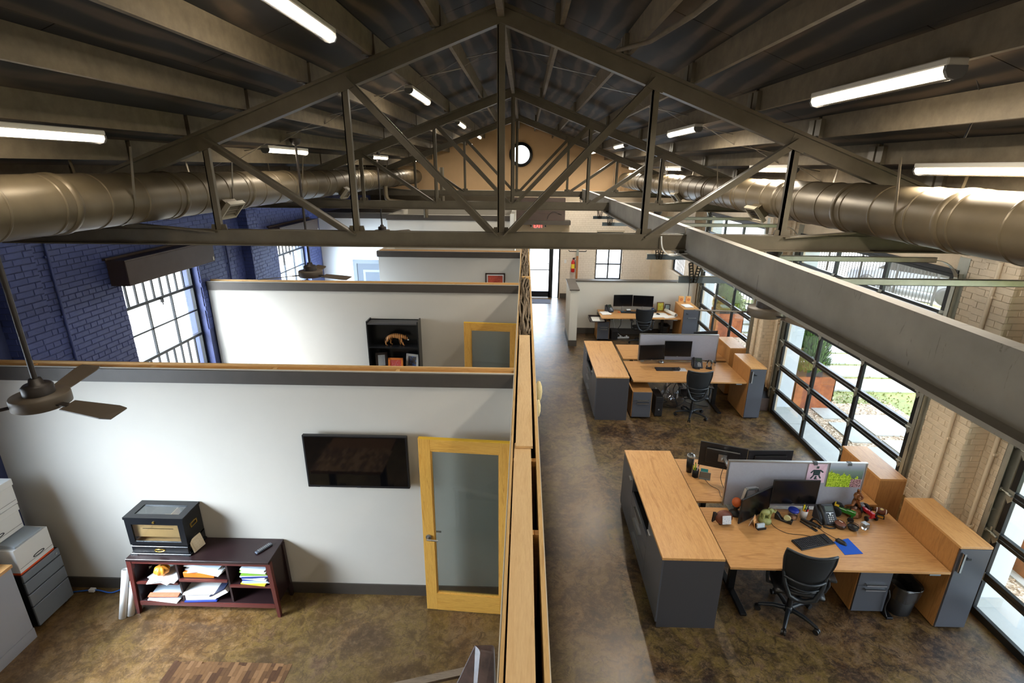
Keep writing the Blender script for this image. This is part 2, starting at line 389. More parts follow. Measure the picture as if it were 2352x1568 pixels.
# ---- bricks: real bricks, proud of a recessed mortar face; pieces past the limit are joined
def brick_face(parent, plane, axis, u0, u1, z0, z1, holes, mat, bl=.205, ch=.068, joint=.0065, proud=.007, sgn=1, limit=300, near=None, offs=0, every=6):
    cells = []; row = 0; z = z0
    while z < z1 - .02:
        za, zb = z, min(z + ch - joint, z1)
        head = (row % every == every - 1)
        L = bl / 2 if head else bl
        u = u0 - (L / 2 if row % 2 else 0) + offs * (row % 3)
        while u < u1:
            a, b_ = max(u, u0), min(u + L - joint, u1)
            segs = [(a, b_)]
            for (h0, h1, k0, k1) in holes:
                if zb > k0 and za < k1:
                    ns = []
                    for s0, s1 in segs:
                        if s1 <= h0 or s0 >= h1: ns.append((s0, s1)); continue
                        if s0 < h0: ns.append((s0, h0))
                        if s1 > h1: ns.append((h1, s1))
                    segs = ns
            for s0, s1 in segs:
                if s1 - s0 > .025: cells.append((s0, s1, za, zb))
            u += L
        row += 1; z += ch
    if near: cells.sort(key=lambda c: (c[0] - near[0]) ** 2 + 1.2 * (c[2] - near[1]) ** 2)
    cache = {}; rest = MB(); rnd = random.Random(len(cells))
    px, py, pz = parent.location
    for i, (a, b_, za, zb) in enumerate(cells):
        p = proud * rnd.uniform(.55, 1.25); w_, h_ = b_ - a, zb - za
        lo, hi = (plane - .02, plane + p) if sgn > 0 else (plane - p, plane + .02)
        if i < limit:
            key = (round(w_, 3), round(h_, 3))
            if key not in cache:
                b0 = MB(); ww, hh = w_ / 2, h_ / 2
                d0, d1 = (-.02, proud)
                c_ = .004
                pts = []
                for dd, ins in ((d0, 0), (d1 - c_, 0), (d1, c_)):
                    for su, sv in ((-1, -1), (1, -1), (1, 1), (-1, 1)):
                        u_, v_ = su * (ww - ins), sv * (hh - ins)
                        pts.append({'x': (dd * sgn, u_, v_), 'y': (u_, dd * sgn, v_)}[axis])
                F = []
                for k in (0, 4):
                    for j in range(4): F.append((k + j, k + (j + 1) % 4, k + 4 + (j + 1) % 4, k + 4 + j))
                F.append((8, 9, 10, 11)); b0.raw(pts, F); cache[key] = b0.mesh('brick', mat)
            o = bpy.data.objects.new('brick', cache[key]); COL.objects.link(o); o.parent = parent
            uc, zc = (a + b_) / 2, (za + zb) / 2; sh = (p - proud) * sgn
            o.location = (plane + sh - px, uc - py, zc - pz) if axis == 'x' else (uc - px, plane + sh - py, zc - pz)
        else:
            if axis == 'x': rest.box(lo, hi, a, b_, za, zb)
            else: rest.box(a, b_, lo, hi, za, zb)
    if rest.v: tag(rest.build('brickwork', mat, parent, True), kind='stuff')

def wall_with_holes(mb, axis, a0, a1, u0, u1, z0, z1, holes):
    hs_ = sorted(holes); u = u0
    def add(p, q, r, t):
        if q - p > 1e-4 and t - r > 1e-4:
            mb.box(a0, a1, p, q, r, t) if axis == 'x' else mb.box(p, q, a0, a1, r, t)
    for h0, h1, k0, k1 in hs_:
        add(u, h0, z0, z1); add(h0, h1, z0, k0); add(h0, h1, k1, z1); u = h1
    add(u, u1, z0, z1)

# ---- left wall: navy painted brick
LW = [(1.75, 3.45, 1.2, 3.2), (6.72, 8.43, 1.2, 3.2), (11.3, 12.95, 1.2, 3.2)]
wl = struct('wall_left', (XL, 8, 0))
mb = MB(); wall_with_holes(mb, 'x', XL - .32, XL, YB, YF, 0, 4.25, LW); mb.build('brick_backing', m_bluem, wl, True)
brick_face(wl, XL, 'x', 5.42, 13.7, 1.9, 4.1, LW, m_blue, near=(6.0, 2.9), limit=298)
for k, ya in enumerate((.1, 5.02, 9.86)):
    pl = MB().box(XL, XL + .188, ya, ya + .38, 0, 4.1).build('pilaster', m_bluem, wl, True)
    if k:
        P = struct('wall_left_pilaster', (XL + .19, ya, 0))
        brick_face(P, XL + .188, 'x', ya, ya + .38, 1.9, 4.05, [], m_blue, offs=.03)
        brick_face(P, ya, 'y', XL, XL + .19, 1.9, 4.05, [], m_blue, sgn=-1, offs=.02)
mb = MB()
for y in (5.73, 9.3):
    mb = MB().cyl((XL + .03, y, 1.2), (XL + .03, y, 3.95), .016, n=8)
    for z in (2.2, 2.9, 3.6): mb.box(XL, XL + .03, y - .03, y + .03, z - .012, z + .012)
    tag(mb.build('conduit', m_blue, None), 'navy painted vertical conduit on the blue brick wall ' + ('before the first window' if y < 6 else 'after the first window'), 'conduit')

# ---- steel windows in the left wall
def steel_window(nm, y0, y1, z0, z1):
    W = struct(nm, (XL - .14, (y0 + y1) / 2, z0)); x = XL - .15
    f = MB()
    for a, b_, c, d in ((y0, y0 + .05, z0, z1), (y1 - .05, y1, z0, z1), (y0, y1, z0, z0 + .05), (y0, y1, z1 - .05, z1)): f.box(x - .03, x + .03, a, b_, c, d)
    f.build('window_frame', m_frame, W, True)
    MB().box(x - .1, XL + .03, y0 - .02, y1 + .02, z0 - .04, z0).build('window_sill', m_blue, W, True)
    for z in (2.67, 1.84): MB().box(x - .03, x + .035, y0, y1, z - .022, z + .022).build('transom_bar', m_frame, W, True)
    MB().box(x - .015, x + .02, y0, y1, 2.245, 2.27).build('glazing_bar', m_frame, W, True)
    n = 3; dy = (y1 - y0 - .1) / n
    for k in range(1, n): MB().box(x - .015, x + .02, y0 + .05 + dy * k - .012, y0 + .05 + dy * k + .012, 1.84, 2.67).build('glazing_bar', m_frame, W, True)
    nb = 9; d2 = (y1 - y0 - .1) / nb
    for k in range(1, nb):
        for a, b_ in ((z0, 1.84), (2.67, z1)):
            MB().box(x - .012, x + .016, y0 + .05 + d2 * k - .011, y0 + .05 + d2 * k + .011, a, b_).build('glazing_bar', m_frame, W, True)
    for a, b_, cnt in ((2.67, z1, nb), (z0, 1.84, nb)):
        for k in range(cnt): MB().box(x - .003, x + .003, y0 + .05 + d2 * k, y0 + .05 + d2 * (k + 1), a, b_).build('pane', m_frost, W, True)
    for a, b_ in ((1.84, 2.25), (2.26, 2.67)):
        for k in range(n): MB().box(x - .003, x + .003, y0 + .05 + dy * k, y0 + .05 + dy * (k + 1), a, b_).build('pane', m_frost, W, True)
    lt = MB().box(x + .03, x + .06, (y0 + y1) / 2 - .02, (y0 + y1) / 2 + .02, 2.60, 2.66); lt.cyl((x + .05, (y0 + y1) / 2, 2.62), (x + .05, (y0 + y1) / 2, 2.56), .008, n=6); lt.build('latch', m_frame, W, True)
for k, h in enumerate(LW): steel_window('window_%d' % (k + 1), *h)
def valance(y0, y1, z0, z1, label):
    t = thing('window_valance', label, 'valance', (XL + .12, (y0 + y1) / 2, z0))
    MB().box(XL + .235, XL + .262, y0, y1, z0, z1).build('front_board', m_brown, t, True, bevel=.004)
    for a in (y0, y1 - .025): MB().box(XL, XL + .236, a, a + .025, z0, z1).build('end_board', m_brown, t, True)
    MB().box(XL, XL + .262, y0 - .005, y1 + .005, z1, z1 + .02).build('top_board', m_brown, t, True)
    MB().box(XL, XL + .05, y0 - .05, y1 + .05, z1 + .02, z1 + .05).build('mounting_strip', m_brown, t, True)
    MB().box(XL + .262, XL + .266, y1 - .06, y1 - .03, z0 + .02, z0 + .08).build('tag', m_paper, t, True)
    return t
valance(6.55, 8.52, 3.08, 3.40, 'long brown box valance over the first window in the blue brick wall')
valance(11.0, 13.1, 3.05, 3.34, 'brown box valance over the far window, next to the white wall')

# ---- right wall: cream brick piers between the glazed overhead doors
RW = [(1.15, 4.60, 0, 3.48), (6.0, 9.45, 0, 3.48), (10.9, 14.25, 0, 3.48), (16.0, 17.6, 1.35, 2.7)]
wr = struct('wall_right', (XR, 8, 0))
mb = MB(); wall_with_holes(mb, 'x', XR + .02, XR + .12, YB, YF, 0, 4.2, RW); mb.build('brick_backing', m_creamm, wr, True)
RH = [(a - .02, b_ + .02, c, d + .03) for a, b_, c, d in RW]
brick_face(wr, XR + .02, 'x', 4.62, 5.0, .2, 3.7, [], m_cream, sgn=-1, limit=80, near=(4.8, 2))
brick_face(wr, XR + .02, 'x', 5.4, 5.98, .2, 3.7, [], m_cream, sgn=-1, limit=160, near=(5.7, 1.5))
brick_face(wr, XR + .02, 'x', 9.47, 9.9, .2, 3.7, [], m_cream, sgn=-1, limit=50, near=(9.6, 1.5))
brick_face(wr, XR + .02, 'x', 14.3, YF, .2, 3.7, RH, m_cream, sgn=-1, limit=0)
XP = 4.755
for k, (ya, ym) in enumerate(((.1, .5), (5.0, 5.4), (9.9, 10.3), (14.8, 15.2))):
    P = struct('wall_right_pier', (XP, ya, 0))
    MB().box(XP + .012, XR + .02, ya + .012, ym - .012, 0, 4.0).build('pier_core', m_creamm, P, True)
    if k:
        brick_face(P, XP + .012, 'x', ya, ym, .05, 3.8, [], m_cream, sgn=-1, limit=120 if k < 3 else 0, near=(ya, 1.6))
        brick_face(P, ya + .012, 'y', XP, XR + .02, .05, 3.8, [], m_cream, sgn=-1, limit=100 if k < 3 else 0, near=(XP, 1.6), offs=.04)
for i, (x, y, lab) in enumerate(((XR - .02, 4.86, 'between the near overhead door and the first pier'), (XP - .02, 5.2, 'down the front of the first brick pier'),
                                 (XP - .02, 10.1, 'down the front of the second brick pier'), (XR - .02, 9.72, 'beside the second brick pier'))):
    mb = MB().cyl((x, y, .3 if i % 2 else .1), (x, y, 3.75), .02, n=8)
    for z in (.9, 1.8, 2.7, 3.4): mb.box(x - .012, x + .03, y - .035, y + .035, z - .012, z + .012)
    tag(mb.build('conduit', m_cream, None), 'cream painted vertical conduit ' + lab, 'conduit')

# ---- far wall
FW = [(-.1, 1.33, 0, 2.43), (2.62, 3.58, .72, 2.45)]
m_pale = M('pale_painted_brick', S(236, 224, 208), .55, 0, .04, 5)
wf = struct('wall_far', (0, YF, 0))
mb = MB(); wall_with_holes(mb, 'y', YF, YF + .28, XL, XR + .3, 0, 3.86, FW)
mb.build('brick_backing', m_creamm, wf, True)
FWR = [(a - .02, b_ + .02, c, d + .02) for a, b_, c, d in FW]
brick_face(wf, YF, 'y', 1.36, 4.66, .2, 3.5, FWR, m_pale, sgn=-1, limit=0, proud=.006)
# gable with a round opening
cx, cz, rr = -.150, 5.035, .34
ng = 32; V = []; F = []
out = []
for i in range(ng):
    t = 2 * math.pi * i / ng; dx, dz = math.cos(t), math.sin(t)
    # ray to the gable outline
    best = 99
    for (ax, az, bx, bz) in ((XL, 3.86, XR + .3, 3.86), (XR + .3, 3.86, XR + .3, 4.1), (XR + .3, 4.1, XK, 6.25), (XK, 6.25, XL, 4.26), (XL, 4.26, XL, 3.86)):
        ex, ez = bx - ax, bz - az; den = dx * ez - dz * ex
        if abs(den) < 1e-9: continue
        s_ = ((ax - cx) * ez - (az - cz) * ex) / den; q = ((ax - cx) * dz - (az - cz) * dx) / den
        if s_ > 0 and -1e-6 <= q <= 1.000001: best = min(best, s_)
    V += [(cx + rr * dx, YF + .05, cz + rr * dz), (cx + best * dx, YF + .05, cz + best * dz)]
corners = [(XL, 3.86), (XR + .3, 3.86), (XR + .3, 4.1), (XK, 6.25), (XL, 4.26)]
for i in range(ng):
    j = (i + 1) % ng; F.append((2 * i, 2 * i + 1, 2 * j + 1, 2 * j))
g = MB().raw(V, F)
for c in corners:      # fill the outline corners
    a = math.atan2(c[1] - cz, c[0] - cx) % (2 * math.pi); i = int(a / (2 * math.pi) * ng); j = (i + 1) % ng
    g.raw([V[2 * i + 1], (c[0], YF + .05, c[1]), V[2 * j + 1]], [(0, 1, 2)])
g.build('gable', m_gable, wf, True, solid=.06)
MB().box(-2.6, XR, YF - .05, YF, 3.78, 3.86).build('ledge', m_cream, wf, True)
MB().box(XL, -.45, YF - .06, YF, 2.6, 3.8).build('shade_band', M('dark_olive_shade', S(74, 64, 48), .7), wf, True)  # shade over the far rooms, painted onto the wall as a dark band
MB().box(4.62, XR + .02, YF - .25, YF, 0, 3.8).build('corner_pier', m_cream, wf, True)
W = struct('window_4', (cx, YF, cz))
MB().lathe([(.30, -.05), (.40, -.05), (.40, .06), (.30, .06), (.30, -.05)], (0, 0, 0), 36, 'y').build('window_frame', m_frame, W)
MB().cyl((0, .03, 0), (0, .036, 0), .31, n=36, smooth=False).build('pane', m_frost, W)
# far window and its sill
W = struct('window_5', (3.1, YF + .1, .72)); x0, x1, z0, z1 = FW[1]; y = YF + .12
f = MB()
for a, b_, c, d in ((x0, x0 + .05, z0, z1), (x1 - .05, x1, z0, z1), (x0, x1, z0, z0 + .05), (x0, x1, z1 - .05, z1)): f.box(a, b_, y - .03, y + .03, c, d)
f.build('window_frame', m_frame, W, True)
MB().box(3.075, 3.125, y - .02, y + .02, z0, z1).build('mullion', m_frame, W, True)
for z in (1.28, 1.86): MB().box(x0, x1, y - .02, y + .02, z - .025, z + .025).build('glazing_bar', m_frame, W, True)
for a, b_ in ((x0, 3.1), (3.1, x1)):
    for c, d in ((z0, 1.28), (1.28, 1.86), (1.86, z1)): MB().box(a, b_, y - .004, y + .004, c, d).build('pane', m_frost, W, True)
MB().box(x0 - .05, x1 + .05, YF - .12, YF + .1, z0 - .05, z0).build('window_sill', m_white, W, True)
# side window with bars, far end of the right wall
W = struct('window_6', (XR + .1, 16.8, 1.35)); y0, y1, z0, z1 = RW[3]; x = XR + .15
f = MB()
for a, b_, c, d in ((y0, y0 + .05, z0, z1), (y1 - .05, y1, z0, z1), (y0, y1, z0, z0 + .05), (y0, y1, z1 - .05, z1), (y0, y1, 2.0, 2.03)): f.box(x - .03, x + .03, a, b_, c, d)
f.build('window_frame', m_frame, W, True)
for k in range(1, 10): MB().cyl((x + .08, y0 + (y1 - y0) * k / 10, z0), (x + .08, y0 + (y1 - y0) * k / 10, z1), .012, n=6).build('window_bar', m_blackm, W, True)
MB().box(x - .004, x + .004, y0, y1, z0, z1).build('pane', m_frost, W, True)
# bulkhead over the front door
B = struct('trim_1', (.6, YF - .2, 2.75))
MB().box(-.45, 1.62, YF - .42, YF, 2.72, 2.86).build('ledge_board', m_trim, B, True)
MB().box(-.45, 1.42, YF - .3, YF, 2.86, 3.62).build('panel', m_brown, B, True)
MB().box(-.45, 1.42, YF - .34, YF - .3, 2.86, 3.1).build('lower_panel', m_brown, B, True)
MB().box(-.45, 1.62, YF - .03, YF, 2.45, 2.72).build('header', M('header_paint', S(196, 176, 146), .6), B, True)
# front door: storefront with door, side light and transom
D = struct('door_1', (.6, YF + .1, 0)); y = YF + .1; x0, x1 = -.1, 1.33
f = MB()
for a, b_, c, d in ((x0, x0 + .06, 0, 2.43), (x1 - .05, x1, 0, 2.43), (x0, x1, 2.37, 2.43), (x0, x1, 2.17, 2.22), (1.0, 1.08, 0, 2.37), (.1, .16, 0, 2.37)): f.box(a, b_, y - .04, y + .04, c, d)
f.build('door_frame', m_frame, D, True)
f = MB()
for a, b_, c, d in ((.16, .22, 0, 2.17), (.93, 1.0, 0, 2.17), (.16, 1.0, 2.10, 2.17), (.16, 1.0, .02, .24)): f.box(a, b_, y - .03, y + .03, c, d)
lf = f.build('door_leaf', m_frame, D, True)
MB().box(.22, .93, y - .05, y - .03, 1.03, 1.06).build('push_bar', m_frame, D, True)
MB().cyl((.90, y - .03, 1.28), (.90, y - .06, 1.28), .02, n=10).build('lock', m_frame, D, True)
for a, b_, c, d in ((.22, .93, .24, 2.10), (1.08, 1.28, 0, 2.17), (.16, 1.0, 2.22, 2.37), (1.08, 1.28, 2.22, 2.37), (x0 + .06, .1, 0, 2.17), (x0 + .06, .1, 2.22, 2.37)):
    MB().box(a, b_, y - .004, y + .004, c, d).build('pane', m_frost, D, True)
tag(MB().box(.28, .98, 17.95, 18.55, 0, .012).build('door_mat', M('mat', S(84, 88, 100), .9, 0, .1, 30), None), 'dark grey mat in front of the glass front door', 'mat')
# wall behind the camera
wb = MB().box(XL, XR + .3, YB - .2, YB, 0, 6.2).build('wall_back', m_white, None); wb['kind'] = 'structure'
# baseboards on the far wall
bb = MB().box(1.36, 4.6, YF - .02, YF, 0, .18).build('baseboard_far', m_trim, None); bb['kind'] = 'structure'

# ================================================================ roof
ce = struct('ceiling', (XK, 8, ZA))
th = .19
for s in (-1, 1):
    xe = XL - .35 if s < 0 else XR + .6
    def zd(x): return zt(x) + th
    # outer roofing
    MB().raw([(XK, YB - .3, zd(XK) + .03), (xe, YB - .3, zd(xe) + .03), (xe, YF + .4, zd(xe) + .03), (XK, YF + .4, zd(XK) + .03),
              (XK, YB - .3, zd(XK) + .10), (xe, YB - .3, zd(xe) + .10), (xe, YF + .4, zd(xe) + .10), (XK, YF + .4, zd(XK) + .10)], BF).build('roofing', m_deck, ce, True)
    # plywood panels
    k = 0; ang = math.atan(SL); dx = 1.22 * math.cos(ang)
    x = XK
    while abs(x - XK) < abs(xe - XK) - .1:
        xb = x + s * dx
        if abs(xb - XK) > abs(xe - XK): xb = xe
        y = YB - .2 - (1.22 if k % 2 else 0)
        while y < YF + .1:
            ya, yb = max(y + .004, YB - .2), min(y + 2.436, YF + .1)
            g_ = .004 * s
            if yb > ya + .05:
                MB().raw([(x + g_, ya, zd(x)), (xb - g_, ya, zd(xb)), (xb - g_, yb, zd(xb)), (x + g_, yb, zd(x)),
                      (x + g_, ya, zd(x) + .02), (xb - g_, ya, zd(xb) + .02), (xb - g_, yb, zd(xb) + .02), (x + g_, yb, zd(x) + .02)], BF).build('plywood_panel', m_deck, ce, True)
            y += 2.44
        x = xb; k += 1
PX = [XK - .56 - .61 * k for k in range(8)] + [XK + .535 + .605 * k for k in range(8)]
bays = [(YB, TY[1])] + [(TY[i], TY[i + 1]) for i in (1, 2)] + [(TY[3], YF + .02)]
for x in PX:
    s = 1 if x > XK else -1
    if x < XL + .1 or x > XR - .05: continue
    for a, b_ in bays:
        z0 = zt(x) + .012
        j = MB().prism([(x - .02, z0), (x + .02, z0), (x + .02, zt(x + .02) + th - .002), (x - .02, zt(x - .02) + th - .002)], 'y', a + .03, b_ - .03).build('joist', m_purlin, ce, True)
        for ye in (a + .06, b_ - .06):
            if 4 < ye < 16: MB().box(x - .06, x - .022, ye - .045, ye + .045, z0 - .002, z0 + th * .82).build('cleat', m_truss, ce, True)
# ridge board
for a, b_ in bays: MB().box(XK - .03, XK + .03, a + .03, b_ - .03, ZA - .12, ZA + th - .02).build('ridge_board', m_purlin, ce, True)
# cross bridging between joists, two lines a bay
br_m = M('bridging_steel', S(116, 108, 96), .5, .4)
xs = sorted([p for p in PX if XL + .1 < p < XR - .05] + [XK])
for (a, b_) in bays[1:]:
    yc = a + (b_ - a) * (.42 if a < 14 else .5)
    for i in range(len(xs) - 1):
        p, q = xs[i], xs[i + 1]
        mb = MB()
        mb.bar((p + .02, yc - .12, zt(p + .02) + .03), (q - .02, yc + .05, zt(q - .02) + th - .03), .034, .006)
        mb.bar((p + .02, yc + .12, zt(p + .02) + th - .03), (q - .02, yc - .05, zt(q - .02) + .03), .034, .006)
        mb.build('bridging', br_m, ce, True)

# ---- trusses
def truss(y, lab):
    t = thing('roof_truss', lab, 'truss', (XK, y, 3.9))
    zc0, zc1 = 3.856, 3.993; wd = .13
    xl, xr = XL + .05, XR - .05
    def chord(name, mb): return mb.build(name, m_truss, t, True)
    # bottom chord: two angles back to back, vertical leg and flange
    chord('bottom_chord', MB().box(xl, xr, y - .05, y - .035, zc0, zc1).box(xl, xr, y + .035, y + .05, zc0, zc1).box(xl, xr, y - .095, y + .095, zc0 - .012, zc0))
    for s, xe in ((-1, xl), (1, xr)):
        ht = .165
        for nm, wds, lo, hi in (('top_chord', .09, -ht, 0),):
            mb = MB()
            def slab(y0, y1, a, b_):
                mb.raw([(XK, y0, zt(XK) + a), (xe, y0, zt(xe) + a), (xe, y1, zt(xe) + a), (XK, y1, zt(XK) + a), (XK, y0, zt(XK) + b_), (xe, y0, zt(xe) + b_), (xe, y1, zt(xe) + b_), (XK, y1, zt(XK) + b_)], BF)
            slab(y - .045, y + .045, -.165, 0); slab(y - .085, y + .085, -.038, -.008)
            mb.build('top_chord', m_truss, t, True)
    w_ = .045
    xs_ = [-3.06, -1.67, XK, 1.18, 2.53]
    for x in xs_:
        zt_ = zt(x) - .15
        big = (x == XK)
        MB().box(x - (.03 if not big else .036), x + (.03 if not big else .036), y - .03, y + .012, zc0 + .03, zt_).box(x - .03, x - .02, y - .03, y + .05, zc0 + .03, zt_).build('vertical', m_truss, t, True)
    dg = [((XK - .03, 3.93), (-1.63, zt(-1.63) - .12)), ((XK + .03, 3.93), (1.15, zt(1.15) - .12)),
          ((-1.67, 3.93), (-3.02, zt(-3.02) - .12)), ((1.18, 3.93), (2.50, zt(2.50) - .12)),
          ((-3.06, 3.94), (xl + .5, zt(xl + .5) - .14)), ((2.53, 3.94), (xr - .5, zt(xr - .5) - .14))]
    for (ax, az), (bx, bz) in dg:
        mb = MB().bar((ax, y - .03, az), (bx, y - .03, bz), .014, .075).bar((ax, y - .064, az + .035), (bx, y - .064, bz + .035), .07, .012)
        mb.build('diagonal', m_truss, t, True)
    for x in xs_:
        MB().prism([(x - .11, zc0), (x + .11, zc0), (x + .07, zc1 + .05), (x - .07, zc1 + .05)], 'y', y - .02, y - .005).build('gusset', m_truss, t, True)
        if x != XK:
            z = zt(x) - .1; MB().obox((x, y - .049, z), (.16, .008, .15), RY(math.atan(SL) * (1 if x > XK else -1))).build('gusset', m_truss, t, True)
    return t
truss(TY[1], 'nearest steel roof truss spanning the whole room, its apex at the picture top')
truss(TY[2], 'second steel roof truss, seen through the webs of the nearest truss')
truss(TY[3], 'farthest steel roof truss, close to the tan gable wall with the round window')

# ---- primed I-beam run above the open office
XB = 1.60
for i, (a, b_, lab) in enumerate(((YB, TY[1] + .0, 'scuffed grey steel beam running from the right foreground to the nearest truss'),
                              (TY[1], TY[2], 'grey steel beam segment between the nearest and the second truss'), (TY[2], TY[3], 'grey steel beam segment between the second and the farthest truss'))):
    t = thing('steel_beam', lab, 'beam', (XB, (a + b_) / 2, 3.8), 0, 'steel beam segments above the desks')
    a += .02; b_ -= .02
    MB().box(XB - .008, XB + .008, a, b_, 3.815, 4.06).build('web', m_beam, t, True)
    MB().box(XB - .07, XB + .06, a, b_, 3.795, 3.815).build('bottom_flange', m_beam, t, True)
    MB().box(XB + .008, XB + .06, a, b_, 4.05, 4.06).build('top_flange', m_beam, t, True)
    MB().box(XB - .06, XB + .05, b_ - .012, b_, 3.8, 3.95).build('end_plate', m_truss, t, True)
# ================================================================ office partitions (tops open, framing showing)
ZP = 2.72; XC = -.05
def partition(nm, x0, x1, yf, th_=.15, zt_=ZP, mat=None, open_top=True, stud=1.22, base=True, trim=True):
    P = struct(nm, ((x0 + x1) / 2, yf, 0)); mat = mat or m_white
    MB().box(x0, x1, yf, yf + .016, 0, zt_).build('drywall_front', mat, P, True)
    MB().box(x0, x1, yf + th_ - .016, yf + th_, 0, zt_).build('drywall_back', mat, P, True)
    MB().box(x0, x1, yf + .018, yf + .034, zt_ - .10, zt_ - .003).build('plate_edge', m_pine, P, True)
    MB().box(x0, x1, yf + th_ - .04, yf + th_ - .018, zt_ - .12, zt_ + .012).build('back_plate', m_pine, P, True)
    MB().box(x0, x1, yf + .034, yf + th_ - .04, zt_ - .10, zt_ - .065).build('top_plate', m_pine, P, True)
    x = x0 + .55
    while x < x1 - .1:
        MB().box(x, x + .04, yf + .034, yf + th_ - .04, zt_ - .066, zt_ - .012).build('block', m_pine, P, True); x += stud
    if trim:
        MB().box(x0, x1, yf - .02, yf, zt_ - .145, zt_ - .008).build('trim_board', m_trim, P, True)
    if base:
        MB().box(x0, x1, yf - .016, yf, 0, .14).build('baseboard', m_trim, P, True)
    return P
p1 = partition('wall_office_near', XL, XC - .03, 4.595)
p2 = partition('wall_office_middle', XL + .02, XC - .03, 8.56)
# third room: a small closet block in front of the tall one
p3 = partition('wall_office_back', -3.46, XC - .04, 12.16, stud=9)
MB().box(-3.46, -3.444, 12.18, 13.34, 0, ZP).build('side_drywall', m_white, p3, True)
MB().box(-3.36, -3.344, 12.30, 13.34, 0, ZP).build('side_drywall', m_white, p3, True)
MB().box(-3.444, -3.36, 12.2, 13.34, ZP - .1, ZP - .06).build('side_plate', m_piney, p3, True)
MB().box(-3.49, -3.46, 12.14, 12.3, ZP - .145, ZP - .008).build('trim_return', m_trim, p3, True)
p4 = struct('wall_office_tall', (-1.9, 13.35, 0))
MB().box(-3.5, -.36, 13.35, 13.5, 0, 3.45).build('drywall_front', m_white, p4, True)
MB().box(-3.52, -.34, 13.33, 13.35, 3.32, 3.45).build('trim_board', m_trim, p4, True)
MB().box(-3.5, -3.38, 13.5, 15.4, 0, 3.45).build('drywall_side', m_white, p4, True)
MB().box(-.36, -.24, 13.35, 15.4, 0, 3.45).build('drywall_side', m_white, p4, True)
MB().box(-.36, -.26, 13.28, 13.35, 2.72, 3.5).build('post', m_white2, p4, True)
MB().box(-3.38, -.36, 15.3, 15.4, 0, 3.45).build('drywall_back', m_white, p4, True)
p5 = struct('wall_office_far', (-4.4, 13.8, 0))
MB().box(XL, -3.5, 13.8, 13.92, 0, 3.45).build('drywall', m_white2, p5, True)
MB().box(XL, -3.5, 13.78, 13.8, 3.31, 3.45).build('trim_board', m_trim, p5, True)
lid = MB().box(XL, -3.5, 13.92, YF, 3.34, 3.42).build('trim_2', m_trim, None); lid['kind'] = 'structure'
# corridor wall: two plates with a cavity, drywall either side
pc = struct('wall_corridor', (XC, 8, 0))
for a, b_ in ((YB, YF - 5.4),):
    MB().box(XC - .03, XC - .023, a, b_, 0, ZP).build('drywall_office_side', m_white, pc, True)
    MB().box(XC + .177, XC + .183, a, b_, 0, ZP - .02).build('drywall_aisle_side', m_white, pc, True)
    MB().box(XC - .022, XC - .006, a, b_, ZP - .14, ZP + .004).build('plate_office_side', m_piney, pc, True)
    MB().box(XC + .155, XC + .177, a, b_, ZP - .16, ZP - .004).build('plate_aisle_side', m_piney, pc, True)
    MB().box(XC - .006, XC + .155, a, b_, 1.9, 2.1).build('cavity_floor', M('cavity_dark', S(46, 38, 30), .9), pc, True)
    for y in (.6, 2.35, 3.1, 6.4, 7.9, 9.6, 11.2, 12.6):
        MB().box(XC - .006, XC + .155, y, y + .04, 2.1, ZP - .035).build('stud', m_pine, pc, True)
MB().box(XC + .167, XC + .2, YB, 13.4, 0, .14).build('baseboard', m_trim, pc, True)
tag(MB().box(XC + .003, XC + .121, 0.3, 3.30, ZP - .03, ZP - .008).build('loose_board', m_board, None), 'long smooth pine board lying along the corridor wall top, nearest the camera', 'board')
tag(MB().box(XC + .012, XC + .134, 3.22, 5.78, ZP - .006, ZP + .014).build('loose_board', m_board, None), 'farther pine board on the corridor wall top, overlapping the nearest board', 'board')
rnd = random.Random(3); mb = MB()
m_wire = M('weathered_bark_fibre', S(120, 104, 84), .9, 0, .35, 14)
for k in range(26):
    x = XC + .01 + .13 * rnd.random(); z = ZP - .10 + .12 * rnd.random(); pts = []
    for q in range(30):
        y = 5.85 + q * .255; pts.append((min(XC + .15, max(XC + .0, x + .022 * math.sin(q * .9 + k * 2.1) + .01 * rnd.uniform(-1, 1))), y, z + .02 * math.sin(q * .7 + k)))
    mb.tube(pts, .006 + .012 * rnd.random(), 5)
tag(mb.build('rough_fibre', m_wire, pc, True), kind='stuff')
tag(MB().box(XC + .02, XC + .17, 9.1, 9.2, ZP - .02, ZP + .03).build('wood_block', m_pine, None), 'short pine block across the fibre filled corridor wall top', 'block')
t = tag(MB().ell((XC + .222, 4.86, ZP - .30), .04, .06, .14, 10, 6, RX(.3)).ell((XC + .215, 4.72, ZP - .42), .03, .05, .1, 8, 5).build('foam_tuft', M('cream_foam', S(214, 196, 150), .9, 0, .15, 30, .5, 90), None), 'cream tuft of insulation stuck on the aisle face of the corridor wall', 'foam')

# ---- half-height cubicle wall round the far desk
hw = struct('wall_cubicle', (3, 14.6, 0)); ZH = 1.55
MB().box(1.25, 1.46, 13.32, 14.68, 0, ZH).build('end_wall', m_white, hw, True)
MB().box(1.46, XR - .04, 14.50, 14.68, 0, ZH).build('back_wall', m_white, hw, True)
MB().raw([(1.225, 13.29, ZH), (1.485, 13.29, ZH), (1.485, 14.47, ZH), (XR - .03, 14.47, ZH), (XR - .03, 14.71, ZH), (1.225, 14.71, ZH)] +
         [(1.225, 13.29, ZH + .03), (1.485, 13.29, ZH + .03), (1.485, 14.47, ZH + .03), (XR - .03, 14.47, ZH + .03), (XR - .03, 14.71, ZH + .03), (1.225, 14.71, ZH + .03)],
         [(5, 4, 3, 2, 1, 0), (6, 7, 8, 9, 10, 11)] + [(i, (i + 1) % 6, 6 + (i + 1) % 6, 6 + i) for i in range(6)]).build('cap', m_trim, hw, True)
